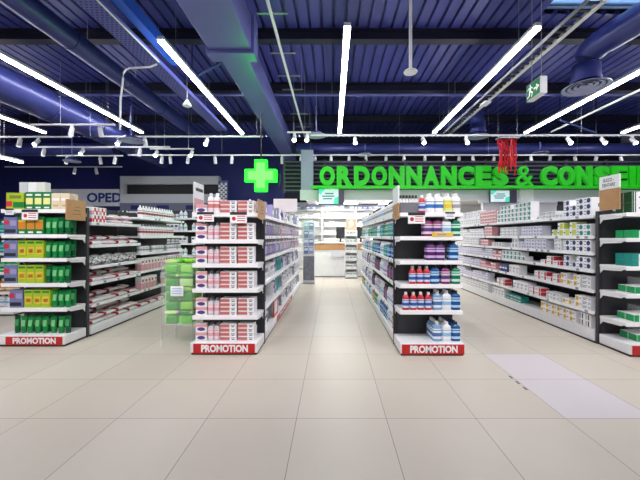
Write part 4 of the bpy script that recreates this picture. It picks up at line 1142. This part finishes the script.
def medicine():
    B = {6: [(3.8, 4.25, 'nd', 3), (4.28, 4.9, 'fw', 2), (4.95, 5.6, 'td', 4), (5.6, 6.0, 'td', 4), (6.0, 6.6, 'pk', 4), (6.65, 8.2, 'bw', 2)],
         5: [(3.8, 4.0, 'td', 2), (4.0, 4.5, 'yg', 2), (4.68, 5.3, 'fl', 3), (5.32, 5.9, 'fw', 3), (6.15, 6.5, 'pk', 3), (6.5, 8.2, 'fw', 3)],
         4: [(3.8, 4.3, 'nd', 2), (4.3, 4.5, 'fw', 3), (4.6, 5.25, 'fl', 3), (5.28, 5.55, 'gs', 2), (5.8, 6.2, 'gs', 1), (6.3, 6.65, 'pk', 2), (6.7, 8.2, 'fw', 3)],
         3: [(3.8, 4.3, 'nd', 2), (4.32, 4.75, 'rw', 2), (5.1, 5.75, 'td', 2), (5.8, 6.1, 'pk', 2), (6.15, 8.2, 'fl', 3)],
         2: [(3.8, 3.95, 'fw', 3), (3.97, 4.3, 'yw', 2), (4.33, 4.95, 'rw', 2), (5.25, 5.6, 'bw', 1), (5.62, 5.85, 'nb', 1), (6.0, 6.6, 'pk', 2), (6.65, 8.2, 'fl', 3)],
         1: [(3.8, 3.92, 'fw', 3), (3.94, 4.3, 'yw', 3), (4.33, 4.62, 'fw', 2), (4.72, 5.0, 'rw', 2), (5.02, 5.5, 'bw', 1), (5.7, 6.0, 'rw', 2), (6.3, 8.2, 'fl', 3)],
         0: [(3.8, 4.02, 'gs', 2), (4.04, 4.78, 'yw', 2), (5.2, 5.7, 'tb', 2), (5.72, 6.1, 'bw', 1), (6.3, 8.2, 'fw', 3)]}
    nm = ['bottom', 'sixth', 'fifth', 'fourth', 'third', 'second', 'top']
    hmax = [.17, .2, .19, .165, .155, .205, .6]
    for li, z in enumerate(LVG):
        i = 0; end = 0
        for y0, y1, k, n in B[li]:
            p = ESK[k]; n = min(n, int(hmax[li] / p.h)); y = max(y0, end) + p.w / 2
            while y + p.w / 2 <= y1 + .03:
                i += 1
                m = n - (1 if n > 1 and R.random() < .15 else 0)
                for q in range(m):
                    place(p, 3.06 + R.uniform(0, .006), y, z + q * (p.h + .001), -math.pi / 2, f"{p.desc}, {nth(q + 1)} up in {nth(i)} stack from near end, {nm[li]} medicine shelf", f'cartons on the {nm[li]} medicine shelf')
                end = y + p.w / 2 + .003; y += p.w + .003
    o = thing('storage_crate', (3.2, 4.75, 1.5), 'black open crate lying atop the medicine shelving near the second green word', 'crate')
    a = MB(); x0, x1, y0, y1, z0, z1 = 3.39, 3.68, 4.3, 4.95, 1.512, 1.74
    a.box(x0, x1, y0, y1, z0, z0 + .012, BLACK); a.box(x0, x0 + .012, y0, y1, z0 + .012, z1 - .06, BLACK); a.box(x1 - .012, x1, y0, y1, z0 + .012, z1, BLACK); a.box(x0 + .012, x1 - .012, y0, y0 + .012, z0 + .012, z1, BLACK); a.box(x0 + .012, x1 - .012, y1 - .012, y1, z0 + .012, z1, BLACK)
    a.build('crate_body', o)
    r_ = MB(); r_.box(x0 - .01, x1 + .01, y0 - .01, y0 - .0005, z1 - .03, z1, BLACK); r_.build('rim', o)
    # shelves of the end display
    E2 = [(.125, 'base', [(3.15, 'grn', 1)]), (.33, 'fifth', [(3.12, 'grn', 1)]), (.62, 'fourth', [(3.13, 'grn', 1)]), (.904, 'third', [(3.1, 'tl', 2)]), (1.197, 'second', [(3.1, 'gy', 1)]), (1.457, 'top', [(3.1, 'dg', 2)])]
    P = {'grn': carton('tooth_powder_box', 'green and white long box', .17, .1, .075, PW, [(0, .3, .05, .95, C('print_emerald', 18, 150, 84)), (.4, .95, .35, .75, C('print_mint', 150, 214, 170))]),
         'tl': carton('tooth_powder_box', 'teal and white box', .13, .1, .065, PTEAL, [(.5, 1, .0, 1, PW), ('o', .75, .5, .25, PGREY)]),
         'gy': carton('tooth_powder_box', 'green box with yellow stripe', .17, .1, .085, C('print_emerald', 18, 150, 84), [(.4, .62, .05, .95, PW), (.66, .8, .05, .95, PYEL)]),
         'dg': carton('tooth_powder_box', 'white box with green cross mark', .17, .1, .11, PW, [(0, .1, 0, 1, PDGRN), (.15, .22, 0, 1, PDGRN), (.4, .7, .4, .55, PGRN), (.5, .6, .25, .7, PGRN)])}
    for z, nmz, its in E2:
        for x, k, n in its:
            p = P[k]
            for c in range(3):
                for r in range(2):
                    for q in range(n):
                        place(p, x + p.w / 2 + c * (p.w + .004), 3.435 + r * .105, z + q * (p.h + .001), 0, f"{p.desc}, {nth(q + 1)} up, {['first', 'second', 'third'][c]} {['front', 'back'][r]} stack, {nmz} bucco-dentaire shelf", f'boxes on the {nmz} shelf by the bucco-dentaire sign')
    for z, nmz in ((.2035, 'base'), (.33 + .079, 'fifth'), (.62 + .079, 'fourth')):
        o = thing('acrylic_riser', (3.3, 3.43, z), f'clear acrylic holder standing on the green boxes, {nmz} shelf by the bucco-dentaire sign', 'holder')
        a = MB(); a.box(3.17, 3.42, 3.39, 3.393, z, z + .09, CLEAR); a.build('front_sheet', o); MB().box(3.17, 3.173, 3.394, 3.52, z, z + .09, CLEAR).build('side_sheet', o); MB().box(3.417, 3.42, 3.394, 3.52, z, z + .09, CLEAR).build('side_sheet', o)


medicine()

# ------------------------------------------------------------------ clear bin of green sponges
def bin_():
    x0, x1, y0, y1, z0, z1 = -1.868, -1.53, 3.6, 3.93, .245, .97
    o = thing('dump_bin', ((x0 + x1) / 2, (y0 + y1) / 2, 0), 'clear dump bin full of green packs beside the pink toothpaste display', 'bin')
    for x in (x0, x1):
        for y in (y0, y1): MB().tube([(x, y, 0), (x, y, z1 + .01)], .006, mat('clear_post', (220, 226, 222), .15, alpha=.2), 8).build('leg', o)
    MB().box(x0 + .008, x1 - .008, y0 + .008, y1 - .008, z0 - .006, z0 - .001, CLEAR).build('tray_floor', o)
    for k, (a, b, c, d) in enumerate(((x0 + .007, x1 - .007, y0, y0 + .003), (x0 + .007, x1 - .007, y1 - .003, y1), (x0, x0 + .003, y0 + .007, y1 - .007), (x1 - .003, x1, y0 + .007, y1 - .007))):
        MB().box(a, b, c, d, z0 - .01, z1 - .05, CLEAR).build('side_sheet', o)
    r = MB(); r.tube([(x0, y0, z1 + .013), (x1, y0, z1 + .013), (x1, y1, z1 + .013), (x0, y1, z1 + .013), (x0, y0, z1 + .013)], .004, GREY, 6); r.build('rim', o)
    MB().box(-1.77, -1.63, y0 - .006, y0 - .001, .56, .67, PW, .001).build('price_sign', o)
    q = MB()
    for k in range(3): q.poly([(-1.755, y0 - .0066, .585 + .026 * k), (-1.645, y0 - .0066, .585 + .026 * k), (-1.645, y0 - .0066, .595 + .026 * k), (-1.755, y0 - .0066, .595 + .026 * k)], PSKY)
    q.build('price_print', o)
    GR = [C('pack_green', 84, 200, 24, .2), C('pack_lime', 150, 226, 66, .2), C('pack_deep', 40, 158, 24, .2), C('pack_pale', 190, 238, 140, .2)]
    PR = [pillow('sponge_pack', d, .15, .09, .05, g, PW if i == 3 else GR[(i + 1) % 4]) for i, (d, g) in enumerate(zip(('bright green soft pack', 'lime soft pack', 'deep green soft pack', 'pale green soft pack'), GR))]
    z = z0; lay = 0
    for edge in (1, 0, 1, 1, 0, 1, 0, 1, 0):
        lay += 1
        ny = 5 if edge else 3
        for ix in range(2):
            for iy in range(ny):
                p = PR[R.choice([0, 0, 1, 2, 2, 3] if lay < 8 else [0, 1, 1, 3])]
                if lay == 9 and (ix + iy) % 2: continue
                wh = ['front', 'second', 'third', 'fourth', 'back'][iy] if edge else ['front', 'middle', 'back'][iy]
                x = x0 + .089 + ix * .160
                lab = f"{p.desc} {'on edge' if edge else 'lying flat'} in clear dump bin, {nth(lay)} layer, {['outer', 'inner'][ix]} {wh}"
                if edge:
                    o = place(p, x, y0 + .045 + iy * .06, z + .046, 0, lab, 'green packs in the clear bin')
                    o.rotation_euler = (math.pi / 2, R.uniform(-.03, .03), 0); o.location.y += .025
                else:
                    place(p, x, y0 + .062 + iy * .103, z, R.choice([0, math.pi]), lab, 'green packs in the clear bin')
        z += .102 if edge else .0525


bin_()

# ------------------------------------------------------------------ shelving across the far end of the wipes aisle, and the corner unit
def far_shelf():
    x0, x1, y = -5.6, -3.25, 8.4
    LV = [.12, .42, .72, 1.03, 1.36, 1.68]
    o = end_display(x0, x1, y, y + .02, y + .42, LV[1:], 1.9, 'wide shelving facing forward at the far end of the wipes aisle')
    o['group'] = 'cross-aisle shelving'
    fam = [('white jar', JAR), ('green bottle', SB['green bottle']), ('amber bottle', SB['amber bottle']), ('white bottle', SB['white bottle']), ('white care carton', CT[0]), ('plum bottle', SB['dark plum bottle'])]
    seq = {1.68: [3, 4, 3, 0], 1.36: [4, 3, 4], 1.03: [4, 1, 4, 0], .72: [3, 2, 2, 5], .42: [3, 2, 0], .12: [4, 3]}
    for li, z in enumerate(LV):
        x = x0 + .08; i = 0
        while x < x1 - .06:
            i += 1; d, p = fam[seq[z][(i // 4) % len(seq[z])]]
            if i % 9: place(p, x, y + .09, z + (.006 if li == 0 else .004), 0, f"{p.desc}, {nth(i)} along {SH[li]} shelf, wide far shelving", f'goods on the {SH[li]} far shelf')
            x += .108
    # unit at the very edge of the frame
    x0, x1, y = -6.2, -4.86, 5.0
    o = end_display(x0, x1, y, y + .04, y + .4, [.36, .66, .96, 1.26], 1.5, 'plain low shelving with teal and amber bottles beyond the herbal display')
    o['group'] = 'cross-aisle shelving'
    for li, (z, ks) in enumerate(((.125, 'white bottle'), (.36, 'amber bottle'), (.66, 'green bottle'), (.96, 'teal bottle'), (1.26, 'teal bottle'))):
        for i in range(6):
            p = SB[ks]; place(p, -5.43 + i * .1, y + .12, z + .004, 0, f"{p.desc}, {nth(i + 1)} on the {['base', 'fifth', 'fourth', 'third', 'second'][li]} plain edge shelf", 'bottles on the edge shelving')


far_shelf()

# ------------------------------------------------------------------ dispensary
def dispensary():
    y = 9.75
    o = thing('service_counter', (.6, y, 0), 'white service counter with an oak band across the middle aisle end', 'counter')
    xa, xb = XU(314, y), 2.6
    MB().box(xa, xb, y, y + .6, .03, .80, WHITE, .006).build('front_panel', o); MB().box(xa, xb, y - .02, y + .62, .801, 1.0, KRAFT, .004).build('oak_band', o); MB().box(xa - .02, xb + .02, y - .04, y + .64, 1.001, 1.03, WHITE, .004).build('worktop', o); MB().box(xa + .05, xb - .05, y + .04, y + .56, 0, .0295, GREY).build('toe_kick', o)
    MB().box(XU(331, y), XU(345, y), y - .03, y - .021, .6, .8, GP).build('hand_shelf', o)
    o = thing('side_counter', (1.2, 8.9, 0), 'low white counter jutting out beside the display tower', 'counter')
    MB().box(1.0, 2.4, 8.95, 9.5, 0, .86, WHITE, .02).build('body', o); MB().box(.96, 2.42, 8.92, 9.53, .861, .9, WHITE, .01).build('worktop', o)
    # tills
    for k, (u, lab) in enumerate(((340.5, 'black till monitor on the oak-banded counter by the display tower, brochure stand side'), (361, 'black till monitor on the oak-banded counter by the display tower, mouthwash side'))):
        x = XU(u, y + .2); o = thing('till_monitor', (x, y + .25, 1.03), lab, 'monitor', 'till monitors')
        MB().box(x - .13, x + .13, y + .22, y + .26, 1.14, 1.5, BLACK, .008).build('screen_housing', o); MB().box(x - .03, x + .03, y + .265, y + .29, 1.05, 1.35, BLACK).build('stand', o); MB().box(x - .11, x + .11, y + .18, y + .34, 1.0315, 1.05, BLACK, .004).build('base', o)
    # display tower before the counter
    yt = 9.35; x = XU(351.3, yt)
    o = thing('display_tower', (x, yt, 0), 'narrow white display tower with stacked shelves in front of the oak-banded counter', 'display stand')
    MB().box(x - .165, x + .165, yt + .27, yt + .29, .02, 1.38, WHITE).build('back_panel', o)
    for s_ in (-1, 1): MB().box(x + s_ * .165 - .008, x + s_ * .165 + .008, yt + .02, yt + .269, .02, 1.38, WHITE).build('side_panel', o)
    MB().box(x - .17, x + .17, yt, yt + .29, 0, .0195, GREY).build('base', o)
    TC = carton('sample_box', 'white sample box', .09, .1, .13, PW, [(.1, .9, .5, .7, PGREY)])
    for k in range(6):
        z = .06 + k * .235
        MB().box(x - .155, x + .155, yt + .02, yt + .268, z - .015, z, WHITE).build('shelf', o); MB().box(x - .155, x + .155, yt + .005, yt + .0195, z - .02, z + .05, RAIL).build('shelf_lip', o)
        for c in range(3): place(TC, x - .098 + c * .098, yt + .1, z, 0, f"{TC.desc}, {nth(c + 1)} along the {nth(k + 1)} shelf up of the display tower", 'sample boxes in the display tower')
    hb = MB().box(x - .15, x + .15, yt + .1, yt + .11, 1.381, 1.72, mat('header_tan', (206, 176, 148), .6), .004).build('header_board', o)
    g = MB(); g.disc(x, yt + .099, 1.58, .07, .09, PW); g.disc(x - .05, yt + .0985, 1.5, .04, .04, PBEIGE); g.build('header_print', hb)
    # brochure stand
    yb = 8.35; x = XU(308.5, yb)
    o = thing('brochure_stand', (x, yb, 0), 'tall slim stand with blue brochures at the end of the lavender pack gondola', 'stand')
    MB().box(x - .15, x + .15, yb + .1, yb + .12, .02, 1.62, PW, .003).build('back_board', o); MB().box(x - .16, x + .16, yb - .02, yb + .14, 0, .0195, GREY).build('base', o)
    PB = mat('grey_pattern', (120, 124, 136), .5, var=.6, scale=26); MB().box(x - .14, x + .14, yb + .09, yb + .099, .08, .7, PB).build('patterned_panel', o)
    BR = [carton('brochure', d, .12, .006, .17, c, [(.1, .9, .5, .85, PW), (.1, .6, .2, .3, PGREY)], 'brochure') for d, c in (('blue brochure', C('bro_blue', 92, 124, 190)), ('pale blue brochure', C('bro_pale', 160, 184, 220)))]
    for k in range(4):
        z = .76 + k * .21
        MB().box(x - .14, x + .14, yb + .04, yb + .099, z - .012, z, CLEAR).build('pocket_ledge', o); MB().box(x - .14, x + .14, yb + .036, yb + .0395, z - .012, z + .06, CLEAR).build('pocket_front', o)
        for c in range(2):
            p = BR[(k + c) % 2]; place(p, x - .065 + c * .13, yb + .07, z, 0, f"{p.desc} in the {['first', 'second'][c]} pocket of the {nth(k + 1)} row up, brochure stand", 'brochures in the slim stand')
    # white shelving along the back wall
    yw = 12.12; x0 = -1.6
    cols = ['white back-wall shelving behind the brochure stand', 'white back-wall shelving behind the counter monitors', 'white back-wall shelving behind the display tower', 'white back-wall shelving hidden mostly by the mouthwash gondola']
    MEDB = [carton('stock_box', d, w, .2, h, c, pr) for d, w, h, c, pr in (('white stock box', .2, .16, PW, [(.1, .6, .4, .6, PGREY)]), ('grey stock box', .16, .14, PGREY, [(.1, .9, .5, .7, PW)]), ('blue-grey stock box', .18, .17, C('stock_bluegrey', 130, 140, 176), [(.1, .8, .3, .5, PW)]), ('low white stock box', .24, .1, PW, [(.1, .5, .3, .6, PLAV)]))]
    for c, lab in enumerate(cols):
        a = x0 + c * 1.25; b = a + 1.23
        o = thing('wall_shelving', ((a + b) / 2, yw, 0), lab, 'shelf unit', 'back-wall shelving')
        MB().box(a, b, yw + .33, yw + .35, .02, 2.3, WHITE).build('back_panel', o)
        for xx in (a, b - .02): MB().box(xx, xx + .02, yw, yw + .329, 0, 2.3, WHITE).build('side_panel', o)
        for k in range(8):
            z = .06 + k * .305; MB().box(a + .021, b - .021, yw, yw + .329, z - .02, z, WHITE).build('shelf', o)
            if k < 3: continue
            xx = a + .05; i = 0
            while True:
                p = MEDB[(R.choice([0, 0, 1, 3]) if k != 7 else R.choice([2, 1, 2]))]
                if xx + p.w > b - .03: break
                i += 1
                if R.random() < .85: place(p, xx + p.w / 2, yw + .12, z, 0, f"{p.desc}, {nth(i)} along {nth(k + 1)} shelf up, {nth(c + 1)} back-wall shelving", 'boxes in the back-wall shelving')
                xx += p.w + .015
    # screens hanging from the bulkhead
    ysn = 8.78
    for u0, u1, v0, v1, u2, lab in ((318, 338.5, 188.5, 204.5, 344, 'lit advert screen with a dark side poster under the letters OR'), (490, 509.5, 190, 202.5, 517, 'lit advert screen with a dark side poster under the letters ES')):
        x0, x1, z1, z0, x2 = XU(u0, ysn), XU(u1, ysn), ZV(v0, ysn), ZV(v1, ysn), XU(u2, ysn)
        o = thing('advert_screen', ((x0 + x1) / 2, ysn, z0), lab, 'screen', 'advert screens')
        MB().box(x0, x2, ysn, ysn + .05, z0, z1, BLACK, .006).build('housing', o)
        MB().box(x0 + .015, x1, ysn - .003, ysn - .0005, z0 + .015, z1 - .015, mat('screen_pale', (206, 226, 232), .3, emit=.2)).build('display', o)
        g = MB(); w, h = x1 - x0, z1 - z0; yy = ysn - .0036
        MT = mat('screen_mint', (60, 190, 160), .3, emit=.4); DT = mat('screen_text', (70, 110, 120), .3, emit=.2)
        g.poly([(x0 + .016, yy, z1 - .016), (x0 + w * .34, yy, z1 - .016), (x0 + w * .12, yy, z1 - h * .38), (x0 + .016, yy, z1 - h * .3)], MT)
        g.poly([(x1 - .001, yy, z0 + .016), (x1 - w * .24, yy, z0 + .016), (x1 - w * .2, yy, z0 + h * .4), (x1 - .001, yy, z0 + h * .5)], MT)
        for k, (a, b) in enumerate(((.34, .76), (.2, .8), (.24, .7))): g.poly([(x0 + w * a, yy, z1 - h * (.36 + .16 * k)), (x0 + w * b, yy, z1 - h * (.36 + .16 * k)), (x0 + w * b, yy, z1 - h * (.28 + .16 * k)), (x0 + w * a, yy, z1 - h * (.28 + .16 * k))], DT)
        g.build('screen_print', o)
        g = MB(); g.box(x1 + .012, x2 - .012, ysn - .003, ysn - .0005, z0 + .02, z1 - .02, mat('poster_dark', (70, 62, 92), .3, var=.5, scale=12)); g.build('side_poster', o)
        MB().box((x0 + x1) / 2 - .02, (x0 + x1) / 2 + .02, ysn + .051, 8.838, z1 - .15, z1 - .05, GREY).build('bracket_arm', o)


dispensary()

# ------------------------------------------------------------------ camera, world, look
cam = bpy.data.cameras.new('camera'); co = bpy.data.objects.new('camera', cam); COL.objects.link(co)
cam.sensor_width = 36; cam.lens = F / 640 * 36; cam.shift_x = -12 / 640; cam.shift_y = -4 / 640; cam.clip_start = .05; cam.clip_end = 100
co.location = (0, 0, CH); co.rotation_euler = (math.pi / 2, 0, 0)
scene.camera = co
w = bpy.data.worlds.new('world'); scene.world = w; w.use_nodes = True
bg = w.node_tree.nodes['Background']; bg.inputs['Color'].default_value = (.42, .62, .95, 1); bg.inputs['Strength'].default_value = 1.0
scene.view_settings.view_transform = 'Standard'; scene.view_settings.look = 'None'; scene.view_settings.gamma = 1; scene.view_settings.exposure = 1.3; scene.view_settings.use_curve_mapping = False
scene.cycles.max_bounces = 8; scene.cycles.diffuse_bounces = 4; scene.cycles.sample_clamp_indirect = 6
scene.cycles.use_denoising = True
dup = {k: v for k, v in LABELS.items() if len(v) > 1}
print('DUP LABELS', len(dup), list(dup.items())[:6])
